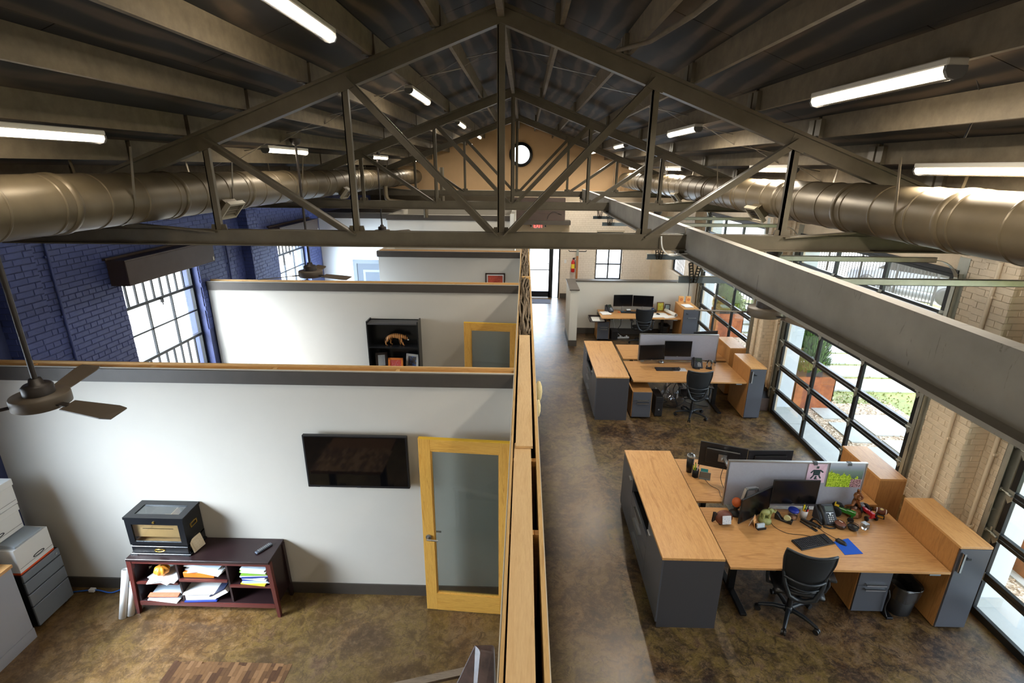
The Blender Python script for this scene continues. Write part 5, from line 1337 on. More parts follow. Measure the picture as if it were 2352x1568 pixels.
t = thing('computer_tower', 'black computer tower on the floor beside the second drawer pedestal', 'computer', (2.675, 9.36, 0))
MB().box(-.075, .075, -.2, .2, .012, .42).build('case', m_black, t, bevel=.006)
MB().box(-.07, .07, -.212, -.2, .02, .41).build('front_bezel', M('bezel_black', S(34, 34, 38), .3), t, bevel=.004)
MB().cyl((0, -.213, .16), (0, -.219, .16), .016, n=14).build('power_button', m_alum, t)
for z in (.34, .30): MB().box(-.055, .055, -.215, -.21, z, z + .025).build('drive_bay', m_black, t)
for x in (-.06, .06):
    for y in (-.17, .17): MB().cyl((x, y, 0), (x, y, .014), .012, n=8).build('foot', m_black, t)
rc = random.Random(11)
for i in range(5):
    x0 = 2.95 + .12 * i; pts = [(x0 + rc.uniform(-.1, .1), 9.72 + rc.uniform(-.08, .12), z) for z in (.68, .5, .32, .12)] + [(x0 + rc.uniform(-.25, .25), 9.7 + rc.uniform(-.2, .2), .012), (x0 + rc.uniform(-.4, .4), 9.65, .012)]
    cable('power_cable', pts, .006, m_black, 'black cable hanging under the second desk, %s' % ('leftmost', 'second', 'middle', 'fourth', 'rightmost')[i] + ' of five')
t = thing('plastic_bag', 'clear crumpled plastic sheet under the second desk', 'plastic', (3.05, 10.0, .0))
def cr(a, b_): return Vector(((a - .5) * .75, (b_ - .5) * .35, .02 + .34 * abs(math.sin(3 * math.pi * a) * math.sin(2 * math.pi * b_ + .5)) * (.6 + .4 * math.sin(9 * a + 5 * b_))))
MB().grid(cr, 16, 10, False).build('sheet', glass('plastic_film', (.86, .88, .92, 1), .25, .15), t)
t = thing('storage_box', 'dark brown box on the floor by the second pier', 'box', (4.83, 9.62, 0))
MB().box(-.11, .12, -.12, .2, 0, .28).build('carton', m_brown, t, bevel=.004); MB().prism([(-.12, .28), (.21, .28), (.18, .46), (-.02, .40)], 'x', -.11, .12).build('lid', m_blackm, t)
t = thing('wall_outlet', 'white surface outlet box low on the second pier', 'outlet', (4.74, 10.06, .52)); MB().box(-.02, .03, -.06, .06, 0, .12).build('box', m_paper, t); MB().box(-.024, -.02, -.02, .02, .02, .05).box(-.024, -.02, -.02, .02, .07, .1).build('socket', m_grey, t)
# ---- wastebasket
def bin_(x, y, label, sc=1):
    t = thing('waste_bin', label, 'bin', (x, y, 0))
    sq = lambda a, r: (r * .82 * math.copysign(abs(math.cos(a)) ** .6, math.cos(a)), r * 1.2 * math.copysign(abs(math.sin(a)) ** .6, math.sin(a)))
    def ring(r, z, n=28): return [(*sq(2 * math.pi * i / n, r), z) for i in range(n)]
    mb = MB(); R_ = [ring(.135, 0), ring(.165, .37), ring(.158, .37), ring(.13, .01)]; n = 28
    V = [p for q in R_ for p in q]; mb.raw(V, [(j * n + i, j * n + (i + 1) % n, (j + 1) * n + (i + 1) % n, (j + 1) * n + i) for j in range(3) for i in range(n)], True); mb.raw(R_[0], [tuple(range(n - 1, -1, -1))]); mb.build('pail', M('pail_black', S(22, 22, 25), .45), t)
    rb = random.Random(2); V = []
    for z, r in ((.20, .158), (.29, .168), (.36, .175), (.385, .178), (.375, .163), (.20, .14)):
        V += [(px * (1 + rb.uniform(-.02, .03)), py * (1 + rb.uniform(-.02, .03)), z + rb.uniform(-.014, .014)) for px, py, _ in ring(r, z)]
    MB().raw(V, [(j * n + i, j * n + (i + 1) % n, (j + 1) * n + (i + 1) % n, (j + 1) * n + i) for j in range(5) for i in range(n)], True).build('liner', glass('liner_film', (.50, .51, .53, 1), .06, .3), t)
    return t
bn = bin_(4.19, 4.62, 'black waste bin with clear liner under the nearest desk')
dup(bn, (4.05, 14.2, 0), None, 'waste bin with liner under the far cubicle desk')
cable('curly_cord', [(3.955, 4.46, .36), (3.965, 4.44, .28), (3.96, 4.45, .18), (3.965, 4.45, .10), (3.985, 4.42, .02)], .009, m_black, 'black coiled cord hanging down the side of the nearest pedestal')
# ---- far cubicle desk
def papers(name, x, y, z, n, w_, h, seed, label, cat='papers', rz0=0, spread=.25, mats=None, dz=.004, jit=.015):
    t = thing(name, label, cat, (x, y, z), rz0); rr_ = random.Random(seed); mats = mats or [m_paper]
    for i in range(n):
        a = rr_.uniform(-spread, spread); R = RZ(a)
        MB().obox((rr_.uniform(-jit, jit), rr_.uniform(-jit, jit), dz * (i + .5)), (w_, h, dz * .8), R).build('sheet', mats[i % len(mats)], t)
    return t
papers('paper_stack', 2.32, 14.03, DZ, 5, .24, .30, 4, 'pile of white papers at the left end of the far desk', rz0=.3)
papers('paper_sheets', 3.78, 13.92, DZ, 3, .55, .42, 9, 'large white plan sheets spread on the far desk', rz0=.1, spread=.12, dz=.002)
t = thing('plan_roll', 'rolled white drawings lying on the far desk by the tall cabinet', 'roll', (4.12, 14.02, DZ + .05))
MB().cyl((-.06, .28, 0), (.10, -.26, 0), .048, n=18, caps=False).build('roll', m_paper, t, solid=.003); MB().cyl((-.055, .27, 0), (.095, -.25, 0), .03, n=14, caps=False).build('inner_turn', m_paperb, t, solid=.002)
papers('loose_paper', 4.02, 13.75, DZ, 3, .3, .2, 12, 'crumpled white sheets at the right front of the far desk', rz0=.4)
t = thing('photo_frame', 'gold photo frame with colourful picture on the far desk', 'frame', (3.93, 14.38, DZ), math.radians(6))
MB().obox((0, 0, .13), (.21, .02, .26), RX(-.12)).build('frame', M('dark_gold', S(110, 72, 30), .4, .2), t, bevel=.004); MB().obox((0, -.012, .13), (.16, .004, .21), RX(-.12)).build('photo', mat_print('photo_colour', [(.3, S(40, 60, 34)), (.48, S(220, 190, 40)), (.56, S(110, 170, 50)), (.7, S(230, 220, 210))], 4), t)
t = thing('photo_frame', 'dark small photo frame beside the gold frame on the far desk', 'frame', (4.13, 14.36, DZ), math.radians(-22))
MB().obox((0, 0, .105), (.15, .02, .21), RX(-.12)).build('frame', m_esp, t, bevel=.004); MB().obox((0, -.012, .105), (.11, .004, .165), RX(-.12)).build('photo', mat_print('photo_grey', [(.3, S(60, 80, 90)), (.6, S(170, 190, 196))], 3), t)
t = thing('pen_cup', 'dark organiser with pens on the far cubicle desk', 'cup', (3.72, 14.26, DZ)); MB().box(-.07, .07, -.05, .05, 0, .07).build('tray', m_black, t, bevel=.004); MB().lathe([(0, .07), (.035, .07), (.037, .12), (.033, .12), (.03, .075)], (-.03, 0, 0), 16).build('cup', M('navy_cup', S(34, 60, 110), .4), t)
pen(3.69, 14.26, DZ + .08, .1, .5, .14, S(230, 170, 120), 'tan pencil in the dark organiser on the far desk'); pen(3.70, 14.27, DZ + .08, .2, 2, .12, S(190, 60, 80), 'pink pen in the dark organiser on the far desk')
tag(MB().obox((2.86, 14.19, DZ + .012), (.17, .06, .022), RZ(.3)).build('tool_case', M('sky_blue_case', S(40, 140, 200), .5), None, bevel=.006), 'blue case lying behind the far keyboard', 'case')
tag(MB().obox((2.73, 14.17, DZ + .008), (.09, .03, .014), RZ(-.2)).build('marker', M('orange_marker', S(236, 100, 40), .5), None, bevel=.004), 'orange marker beside the blue case on the far desk', 'marker')
t = thing('card_holder', 'white card box under the far monitors', 'card holder', (3.0, 14.24, DZ)); MB().box(-.06, .06, -.04, .04, 0, .05).build('box', m_black, t); MB().box(-.055, .055, -.035, .035, .05, .075).build('cards', m_paper, t)
for x, lab in ((4.50, 'left small wooden speaker block on the far tall cabinet'), (4.70, 'right small wooden speaker block on the far tall cabinet')):
    t = thing('wooden_block', lab, 'ornament', (x - .06, 14.2, 1.061), math.radians(-8)); MB().box(-.065, .065, -.05, .05, 0, .16).build('block', wood('light_block_' + str(x), S(206, 150, 90), S(226, 176, 116), None, 2, 3, 10), t, bevel=.003); MB().cyl((0, -.05, .08), (0, -.053, .08), .045, n=20).build('carved_disc', M('carved_wood', S(196, 120, 70), .6), t)
papers('paper_stack', 4.48, 13.72, 1.061, 6, .22, .29, 21, 'white papers on top of the far tall cabinet', rz0=.2, spread=.15)
t = thing('wire_tray', 'dark tray with papers on the cubicle pedestal', 'tray', (2.10, 13.97, .572)); 
MB().box(-.24, .22, -.25, .25, 0, .012).box(-.24, -.225, -.25, .25, 0, .07).box(.205, .22, -.25, .25, 0, .07).box(-.24, .22, .235, .25, 0, .07).build('tray', m_esp, t); MB().box(-.17, .17, -.2, .2, .013, .03).build('papers', m_paper, t)
for x in (2.6, 2.86):
    t = thing('wall_outlet', 'white outlet plate under the far desk, %s one' % ('left' if x < 2.7 else 'right'), 'outlet', (x, 14.495, .42)); MB().box(-.06, .06, -.012, 0, 0, .14).build('plate', m_paper, t); MB().box(-.02, .02, -.016, -.012, .02, .05).box(-.02, .02, -.016, -.012, .085, .115).build('socket', m_grey, t)
t = thing('power_strip', 'white power strip with plugs on the floor under the far desk', 'power strip', (2.85, 14.1, 0), .1); MB().box(-.2, .2, -.03, .03, 0, .04).build('strip', m_paper, t, bevel=.004)
for k in range(4): MB().box(-.16 + .09 * k, -.12 + .09 * k, -.02, .02, .04, .075).build('plug', m_paper if k % 2 else m_black, t)
cable('power_cable', [(2.86, 14.48, .5), (2.84, 14.4, .3), (2.74, 14.3, .18), (2.8, 14.2, .08), (2.9, 14.12, .05)], .008, m_black, 'black cable from the far outlet to the power strip'); cable('power_cable', [(2.6, 14.46, .62), (2.66, 14.4, .3), (2.72, 14.3, .1), (2.95, 14.15, .02), (3.05, 14.1, .012)], .008, m_paper, 'white cable looping under the far desk')
t = thing('computer_tower', 'small grey computer on the floor in the far cubicle', 'computer', (2.6, 14.05, 0)); MB().box(-.09, .09, -.14, .14, .0, .27).build('case', m_grey, t, bevel=.006); MB().box(-.08, .08, -.148, -.14, .02, .25).build('front_bezel', m_black, t)
# ================================================================ near office
t = thing('television', 'large flat black television on the near office wall', 'television', (-1.655, 4.505, 1.475))
R = RZ(0) @ RX(math.radians(0))
MB().box(-.525, .525, -.02, .02, 0, .60).build('housing', m_black, t, bevel=.006)
MB().box(-.505, .505, -.0225, -.019, .03, .585).build('display', M('glossy_screen', S(8, 8, 10), .06, 0, 0, 6, 0, 40, .5), t)
MB().box(-.4, -.02, -.022, -.018, .006, .010).build('trim_strip', m_alum, t)
MB().box(-.02, .02, -.023, -.019, .010, .018).build('badge', m_grey, t)
MB().box(-.2, .2, .02, .085, .15, .45).build('wall_mount', m_blackm, t)
# console: tapered legs, six open compartments
def console():
    t = thing('console_table', 'dark espresso media console with six open compartments against the near office wall', 'console', (-3.28, 4.40, 0))
    x0, x1, y0, y1, h = -4.06, -2.60, 4.235, 4.585, .735
    MB().box(x0 - .02, x1 + .02, y0 - .01, y1, h - .03, h).build('top', m_esp, t, True, bevel=.003)
    for x, s in ((x0, -1), (x1, 1)):
        MB().box(x - .015, x + .015, y0 + .02, y1 - .01, .13, h - .03).build('side_panel', m_esp, t, True)
        for y in (y0 + .022, y1 - .03):
            MB().raw([(x - .026 + s * .04, y - .02, 0), (x + .006 + s * .04, y - .02, 0), (x + .006 + s * .04, y + .02, 0), (x - .026 + s * .04, y + .02, 0), (x - .025, y - .022, h - .03), (x + .025, y - .022, h - .03), (x + .025, y + .022, h - .03), (x - .025, y + .022, h - .03)], BF).build('leg', m_mahog if y < 4.3 else m_esp, t, True)
    MB().box(x0, x1, y0 + .005, y0 + .03, h - .065, h - .03).build('front_rail', m_mahog, t, True)
    MB().box(x0, x1, y0 + .005, y0 + .03, .12, .165).build('bottom_rail', m_mahog, t, True)
    MB().box(x0, x1, y0 + .02, y1 - .01, .15, .17).build('bottom_shelf', m_esp, t, True)
    MB().box(x0, x1, y1 - .018, y1 - .006, .15, h - .03).build('back_panel', m_esp, t, True)
    xs_ = [x0, x0 + .47, x0 + 1.0, x1]
    for x in xs_[1:3]: MB().box(x - .01, x + .01, y0 + .03, y1 - .02, .17, h - .03).build('divider', m_esp, t, True)
    for i, z in enumerate((.415, .46, .40)):
        MB().box(xs_[i] + .01, xs_[i + 1] - .01, y0 + .03, y1 - .02, z - .012, z + .004).build('shelf', m_esp, t, True)
        MB().box(xs_[i] + .01, xs_[i + 1] - .01, y0 + .012, y0 + .032, z - .02, z + .005).build('shelf_edge', m_mahog, t, True)
console()
def humidor():
    t = thing('cigar_humidor', 'black glass fronted cigar cabinet standing on the espresso console', 'humidor', (-3.74, 4.365, .736))
    w_, d0, d1, h = .605, -.06, .215, .462
    x0, x1 = -w_ / 2, w_ / 2
    MB().box(x0 - .015, x1 + .015, d0 - .015, d1, 0, .02).build('plinth', m_blk, t, bevel=.004)
    mb = MB(); mb.box(x0, x0 + .02, d0 + .01, d1, .02, h - .028).box(x1 - .02, x1, d0 + .01, d1, .02, h - .028).box(x0 + .02, x1 - .02, d1 - .015, d1, .02, h - .028).box(x0, x1, d0 + .01, d1, .11, .125); mb.build('carcass', m_blk, t)
    f = MB()
    for a, b_, c, d in ((x0, x0 + .06, .125, h - .03), (x1 - .06, x1, .125, h - .03), (x0 + .06, x1 - .06, .125, .165), (x0 + .06, x1 - .06, h - .085, h - .03)): f.box(a, b_, d0 - .008, d0 + .01, c, d)
    dr = f.build('door', m_blk, t)
    g = MB().box(x0 + .06, x1 - .06, d0 - .002, d0 + .002, .165, h - .085).build('pane', m_glass, dr)
    k = MB().cyl((0, d0 - .008, h - .055), (0, d0 - .016, h - .055), .012, n=14).build('keyhole', m_brass, dr)
    dw = MB().box(x0 + .004, x1 - .004, d0 - .008, d0 + .01, .028, .108).build('drawer', m_blk, t, bevel=.004)
    MB().tube([(.055 * math.cos(a), d0 - .012 - .01 * abs(math.sin(a)), .068 - .016 * math.sin(a)) for a in [math.pi * k / 8 * 2 for k in range(9)]], .006, 6).build('drawer_pull', m_brass, dw)
    MB().box(x0 + .03, x1 - .03, d0 + .035, d1 - .03, .27, .275).box(x0 + .03, x1 - .03, d0 + .03, d0 + .036, .20, h - .05).build('cedar_tray', m_cedar, t)
    MB().box(x0 + .02, x1 - .02, d0 + .012, d1 - .016, .126, .14).build('cedar_floor', m_cedar, t)
    MB().box(-.16, .16, d0 + .028, d0 + .031, .30, .306).build('slot', m_black, t)
    mb = MB()
    for x in (x1 - .20, x1 - .05): mb.box(x - .003, x + .003, d0 + .04, d1 - .03, .28, h - .045)
    mb.box(x1 - .26, x1 - .05, .05, .056, .28, h - .045); mb.build('cedar_divider', m_cedar, t)
    f = MB()
    for a, b_, c, d in ((x0 - .008, x0 + .07, d0 - .012, d1 + .004), (x1 - .07, x1 + .008, d0 - .012, d1 + .004), (x0 + .07, x1 - .07, d0 - .012, d0 + .055), (x0 + .07, x1 - .07, d1 - .07, d1 + .004)): f.box(a, b_, c, d, h - .028, h)
    l = f.build('lid', m_blk, t)
    MB().box(x0 + .07, x1 - .07, d0 + .055, d1 - .07, h - .012, h - .008).build('pane', m_glass, l)
    f = MB()
    for a, b_, c, d in ((.0, .012, .28, .30), (.10, .112, .28, .30)): pass
    for yy, zz, sy, sz in ((.03, .30, .012, .045), (.125, .30, .012, .045), (.078, .279, .107, .008), (.078, .321, .107, .008)): f.obox((x1 + .003, yy, zz), (.006, sy, sz))
    f.build('side_handle', m_brass, t)
    for x in (x0 + .03, x1 - .03): MB().box(x - .05, x + .03, d0 - .02, d0 + .04, -.0, .014).build('foot', m_blk, t)
humidor()
t = thing('tile_picture', 'small cream square picture leaning on the black cigar cabinet', 'picture', (-3.395, 4.40, .737), math.radians(78))
MB().obox((0, .02, .078), (.145, .012, .145), RX(-.30)).build('frame', M('cream_frame', S(216, 200, 170), .6), t, bevel=.002); MB().obox((0, .012, .078), (.11, .006, .11), RX(-.30)).build('drawing', mat_print('sketch', [(.3, S(196, 178, 146)), (.6, S(222, 206, 178))], 8), t)
t = thing('remote_control', 'grey remote control on the right end of the console', 'remote', (-2.72, 4.42, .736), math.radians(-32))
MB().box(-.024, .024, -.09, .09, 0, .02).build('case', M('remote_silver', S(70, 80, 96), .35), t, bevel=.006)
kb = MB()
for r in range(8):
    for c in range(3): kb.box(-.017 + .013 * c, -.008 + .013 * c, -.06 + .017 * r, -.05 + .017 * r, .02, .024)
tag(kb.build('buttons', m_alum, t), kind='stuff')
# compartment contents
pumpkin = thing('gourd', 'small orange gourd on papers in the upper left compartment', 'gourd', (-3.80, 4.32, .468))
MB().grid(lambda a, b_: Vector(((.075 + .006 * math.cos(16 * math.pi * a)) * math.sin(math.pi * b_) * math.cos(2 * math.pi * a), (.065 + .005 * math.cos(16 * math.pi * a)) * math.sin(math.pi * b_) * math.sin(2 * math.pi * a), .055 - .055 * math.cos(math.pi * b_))), 48, 12).build('flesh', M('gourd_orange', S(226, 146, 50), .4, 0, .15, 12), pumpkin)
MB().cyl((0, 0, .105), (.006, 0, .125), .008, .006, 8).build('stem', M('gourd_stem', S(110, 90, 50), .7), pumpkin)
papers('paper_stack', -3.76, 4.385, .421, 4, .30, .25, 31, 'crumpled white papers under the orange gourd', rz0=.05, spread=.4, mats=[m_paper, m_paper, m_paperb], dz=.011, jit=.035)
tag(MB().box(-4.0, -3.87, 4.40, 4.50, .52, .57).build('small_box', M('grey_carton', S(150, 146, 142), .6), None), 'small grey box behind the orange gourd', 'box')
papers('paper_stack', -3.30, 4.40, .533, 6, .42, .24, 32, 'loose white papers heaped over the orange binder in the console', spread=.25, mats=[m_paper, m_paperb], dz=.012, jit=.03)
tag(MB().box(-3.55, -3.22, 4.28, 4.52, .466, .53).build('ring_binder', m_orange, None, bevel=.004), 'orange ring binder lying in the upper middle compartment', 'binder')
t = thing('ring_binder', 'white ring binder with blue base in the middle compartment', 'binder', (-3.42, 4.385, .172), .06); MB().box(-.16, .18, -.14, .11, 0, .012).build('blue_cover', m_bluef, t); MB().box(-.15, .16, -.12, .1, .013, .10).build('pages', m_paper, t); MB().box(-.16, .17, -.14, .11, .10, .108).build('white_cover', m_paper, t)
t = thing('ring_binder', 'black edged binder leaning right in the middle compartment', 'binder', (-3.19, 4.38, .20), 0); MB().obox((0, 0, .07), (.20, .24, .05), RY(-.55)).build('pages', m_paper, t); MB().obox((-.02, 0, .095), (.21, .25, .01), RY(-.55)).build('black_cover', M('binder_black', S(36, 44, 70), .4), t)
rr_ = random.Random(41); t = thing('folder_stack', 'tall stack of papers and coloured folders in the upper right compartment', 'folders', (-2.79, 4.38, .408))
cs = [m_yellow, m_paper, m_paperb, m_bluef, m_paper, m_paperb, m_paper, m_bluef, m_paper, m_green, m_green, m_paper, m_paper, m_paperb]
for i, c in enumerate(cs):
    MB().obox((rr_.uniform(-.02, .02), rr_.uniform(-.02, .015), .008 + .0145 * i), (.27, .23, .013), RZ(rr_.uniform(-.14, .14))).build('folder', c, t)
papers('paper_stack', -3.80, 4.38, .172, 4, .34, .25, 51, 'white map sheets in the lower left compartment', spread=.2, mats=[m_paper, m_paperb], dz=.012, jit=.03)
tag(MB().obox((-3.80, 4.27, .235), (.32, .05, .014), RZ(.03) @ RX(.2)).build('tile_sample', M('terracotta', S(196, 120, 90), .6, 0, .15, 20), None), 'terracotta tile sample board at the front of the lower left compartment', 'sample')
t = thing('plan_rolls', 'white rolled drawings leaning at the left end of the console', 'rolls', (-4.14, 4.28, 0))
for k, (dx, dy, lx) in enumerate(((0, 0, .02), (-.06, -.04, -.01), (.03, .09, .04))): MB().cyl((dx - .04, dy - .06, 0), (dx + lx, dy + .10, .56 - .06 * k), .035, n=14, caps=False).build('roll', m_paper, t, solid=.003)
cable('network_cable', [(-5.05, 4.50, .01), (-4.80, 4.515, .03), (-4.62, 4.50, .012), (-4.5, 4.51, .05), (-4.38, 4.52, .09), (-4.24, 4.47, .02), (-4.14, 4.40, .012)], .008, M('blue_cable', S(40, 90, 170), .5), 'blue network cable along the baseboard by the console')
tag(MB().box(-4.86, -4.80, 4.49, 4.53, .02, .05).build('cable_label', m_paper, None), 'white label tag on the blue network cable', 'label')
# filing pedestal and boxes at the far left
t = thing('mobile_pedestal', 'dark steel mobile drawer unit at far left, loaded with a file box', 'cabinet', (-5.02, 4.2, 0))
MB().box(-5.40, -4.985, 4.0, 4.43, .05, .69).build('body', m_blackm, t, True); 
for z0, z1 in ((.055, .29), (.305, .445), (.46, .595)):
    MB().box(-4.985, -4.965, 4.005, 4.425, z0, z1).build('drawer', M('steel_drawer', S(122, 128, 136), .35, .3), t, True, bevel=.003)
MB().box(-4.985, -4.965, 4.005, 4.425, .61, .69).build('pencil_drawer', bpy.data.materials['steel_drawer'], t, True, bevel=.003)
MB().cyl((-4.965, 4.38, .65), (-4.958, 4.38, .65), .012, n=10).build('lock', m_alum, t, True)
for y in (4.06, 4.37): MB().cyl((-5.03, y - .012, .025), (-5.03, y + .012, .025), .025, n=12).build('caster', m_black, t, True)
def file_box(x0, x1, y0, y1, z0, z1, label, lid=True, slot=True):
    t = thing('file_box', label, 'box', ((x0 + x1) / 2, (y0 + y1) / 2, z0), 0)
    MB().box(x0, x1, y0, y1, z0, z1 - (.05 if lid else 0)).build('carton', m_paper, t, True, bevel=.003)
    if lid: MB().box(x0 - .008, x1 + .008, y0 - .008, y1 + .008, z1 - .07, z1).build('lid', m_paper, t, True, bevel=.003)
    if slot:
        zc = z0 + .07; yc = (y0 + y1) / 2 + .03; mb = MB().tube([(x1 + .002, yc + .06 * math.cos(a), zc + .014 * math.sin(a)) for a in [2 * math.pi * k / 16 for k in range(17)]], .0045, 5); mb.build('hand_hole', m_black, t, True)
        MB().box(x1, x1 + .002, y0 + .01, y1 - .01, zc - .0255, zc - .023).build('printed_line', m_grey, t, True)
    return t
tag(MB().box(-5.3, -4.99, 4.02, 4.40, .691, .712).build('orange_folder', M('vivid_orange', S(240, 92, 40), .5), None), 'orange folder under the white file box on the drawer unit', 'folder')
file_box(-5.38, -4.985, 4.02, 4.40, .713, .985, 'open white file box on the steel drawer unit', False)
tag(MB().obox((-5.16, 4.2, 1.0), (.34, .3, .06), RY(.12)).build('document_case', M('grey_case', S(170, 180, 190), .4), None, bevel=.004), 'grey document case leaning in the open white file box', 'case')
t = thing('low_cabinet', 'pale grey low cabinet end with oak top at the lower left edge', 'cabinet', (-5.1, 3.2, 0))
MB().box(-5.42, -4.93, 2.2, 3.93, .88, .91).build('top', m_oaky, t, True); MB().box(-5.40, -4.94, 2.2, 3.925, .0, .12).build('plinth', M('pale_grey_panel', S(160, 164, 174), .4), t, True); MB().box(-5.40, -4.945, 2.2, 3.92, .123, .88).build('panel', bpy.data.materials['pale_grey_panel'], t, True)
fb0 = file_box(-5.42, -5.05, 3.40, 3.90, .911, 1.069, 'flat white box under the stack at the left edge', False, False)
fb1 = file_box(-5.42, -5.10, 3.72, 4.29, 1.07, 1.34, 'lower white file box of the stack at the left edge', True)
file_box(-5.42, -5.10, 3.74, 4.31, 1.341, 1.62, 'upper white file box of the stack at the left edge', True)
# butcher-block table and leather chair at the bottom edge
t = thing('butcher_block_table', 'butcher block table top at the bottom edge of the near office', 'table', (-2.32, 2.75, 0))
TZ = .755
MB().box(-2.80, -1.86, 2.2, 3.085, TZ - .04, TZ).build('edge_core', M('block_edge', S(120, 80, 48), .45), t, True)
rr_ = random.Random(8); wm = [wood('block_%d' % i, c, tuple(min(1, q * 1.25) for q in c[:3]) + (1,), None, 1, 3, 8, .35) for i, c in enumerate((S(124, 92, 62), S(104, 76, 52), S(142, 108, 76), S(88, 62, 44)))]
x = -2.805; 
cache = {}
while x < -1.865:
    wd = .0335; y = 2.55 + rr_.uniform(-.08, 0)
    while y < 3.09:
        L = rr_.choice((.07, .10, .13)); y1 = min(y + L, 3.09)
        if y1 - y > .02:
            key = (round(y1 - y, 3), rr_.randrange(4))
            if key not in cache: cache[key] = MB().box(0, wd - .0008, 0, y1 - y - .0008, 0, .006).mesh('block', wm[key[1]])
            o = bpy.data.objects.new('block', cache[key]); COL.objects.link(o); o.parent = t; o.location = (x - t.location[0], y - t.location[1], TZ)
        y += L
    x += wd
for x in (-2.7, -1.96): MB().box(x - .04, x + .04, 2.3, 2.98, .0, .04).box(x - .04, x + .04, 2.6, 2.68, .04, TZ - .04).build('leg', m_blackm, t, True)
t = thing('leather_chair', 'brown leather armchair back rising at the bottom edge', 'chair', (-.50, 2.95, 0), 0)
V = [(-.42, 3.0, .42), (-.30, 2.60, .42), (-.22, 2.72, .42), (-.33, 3.10, .42)]
mb = MB(); mb.raw([(-.62, 2.62, .40), (-.24, 2.55, .40), (-.15, 2.64, .40), (-.50, 2.80, .40), (-.335, 3.10, .93), (-.31, 3.08, .95), (-.19, 3.05, .95), (-.20, 3.09, .93)], BF)
MB().raw([(-.72, 2.66, .42), (-.34, 2.52, .42), (-.16, 2.56, .42), (-.16, 3.02, .42), (-.36, 3.16, .94), (-.30, 3.10, .95), (-.19, 3.08, .95), (-.19, 3.17, .94)], BF).build('backrest', m_leather, t, True, bevel=.02, seg=3)
MB().box(-.95, -.30, 2.2, 2.85, .30, .44).build('seat', m_leather, t, True, bevel=.03, seg=3)
m_armw = wood('grey_arm_wood', S(120, 106, 92), S(146, 130, 112), None, 0, 3, 10)
MB().bar((-1.06, 3.02, .60), (-.34, 3.20, .62), .065, .03).build('armrest', m_armw, t, True)
MB().bar((-1.02, 3.03, 0), (-1.02, 3.03, .6), .04, .05, (0, 1, 0)).bar((-.36, 3.17, 0), (-.36, 3.17, .6), .04, .05, (0, 1, 0)).build('leg', m_armw, t, True)
# ================================================================ middle office: bookcase, picture
t = thing('bookcase', 'black bookcase in the middle office holding a tiger figurine', 'bookcase', (-2.22, 8.4, 0))
x0, x1, y0, y1, h = -2.66, -1.775, 8.30, 8.55, 2.12
for x in (x0, x1 - .022): MB().box(x, x + .022, y0, y1, 0, h).build('side_panel', m_blk, t, True)
MB().box(x0 + .02, x1 - .02, y1 - .01, y1, 0, h - .02).build('back_panel', m_blk, t, True)
for z in (.06, .42, .80, 1.245, 1.665, h - .035): MB().box(x0 + .022, x1 - .022, y0 + .004, y1 - .01, z - .022, z).build('shelf', m_blk if z < 2 else M('lighter_black', S(70, 70, 72), .6), t, True)  # top board in a lighter grey than the shelves below
MB().box(x0 + .022, x1 - .022, y0 + .01, y0 + .03, 0, .04).build('plinth', m_blk, t, True)
t = thing('tiger_figurine', 'striped tiger figurine prowling on the top shelf of the black bookcase', 'figurine', (-2.21, 8.41, 1.667))
J = [(-.10, 0, .165), (-.03, 0, .175), (.04, 0, .17), (.10, 0, .175), (.15, 0, .165), (.19, -.005, .135), (.225, -.01, .115),
     (-.13, 0, .15), (-.17, .01, .10), (-.18, .01, .05), (-.165, .01, .03),
     (-.11, -.03, .13), (-.13, -.03, .085), (-.155, -.03, .055), (-.15, -.03, .012), (-.125, -.03, .008),
     (-.09, .03, .12), (-.07, .03, .075), (-.09, .03, .045), (-.075, .03, .012), (-.05, .03, .008),
     (.10, -.032, .13), (.125, -.032, .075), (.155, -.032, .012), (.175, -.032, .008),
     (.085, .03, .13), (.075, .03, .07), (.08, .03, .012), (.10, .03, .008)]
E_ = [(0, 1), (1, 2), (2, 3), (3, 4), (4, 5), (5, 6), (0, 7), (7, 8), (8, 9), (9, 10), (0, 11), (11, 12), (12, 13), (13, 14), (14, 15), (0, 16), (16, 17), (17, 18), (18, 19), (19, 20), (3, 21), (21, 22), (22, 23), (23, 24), (3, 25), (25, 26), (26, 27), (27, 28)]
Rd = [.044, .046, .046, .046, .036, .036, .020, .014, .010, .009, .008, .032, .024, .014, .011, .010, .030, .022, .013, .011, .010, .026, .018, .012, .010, .026, .018, .012, .010]
skin_figure('body', mat_tiger(), t, J, E_, Rd)
for s in (-1, 1): MB().ell((.185, s * .026, .168), .008, .006, .012, 8, 5).build('ear', M('ear_tan', S(190, 130, 70), .5), t)
MB().ell((.232, -.01, .105), .016, .014, .012, 10, 6).build('muzzle', m_paper, t)
def frame(x, y, z, w_, h, rz, cf, label, pr, mat_w=.03, mat_=None, lean=-.18, nm='photo_frame'):
    t = thing(nm, label, 'frame', (x, y, z), rz); R = RX(lean)
    c = Vector((0, 0, h / 2))
    f = MB()
    for u, v_, sx, sz in ((-w_ / 2 + mat_w / 2, 0, mat_w, h), (w_ / 2 - mat_w / 2, 0, mat_w, h), (0, h / 2 - mat_w / 2, w_, mat_w), (0, -h / 2 + mat_w / 2, w_, mat_w)): f.obox(c + R @ Vector((u, 0, v_)), (sx, .02, sz), R)
    f.build('frame_border', cf, t)
    MB().obox(c + R @ Vector((0, .004, 0)), (w_ - .01, .006, h - .01), R).build('backing', mat_ or m_paper, t)
    k = mat_w + (.03 if mat_ else 0)
    MB().obox(c + R @ Vector((0, -.001, 0)), (w_ - 2 * k, .005, h - 2 * k), R).build('photo', pr, t)
    return t
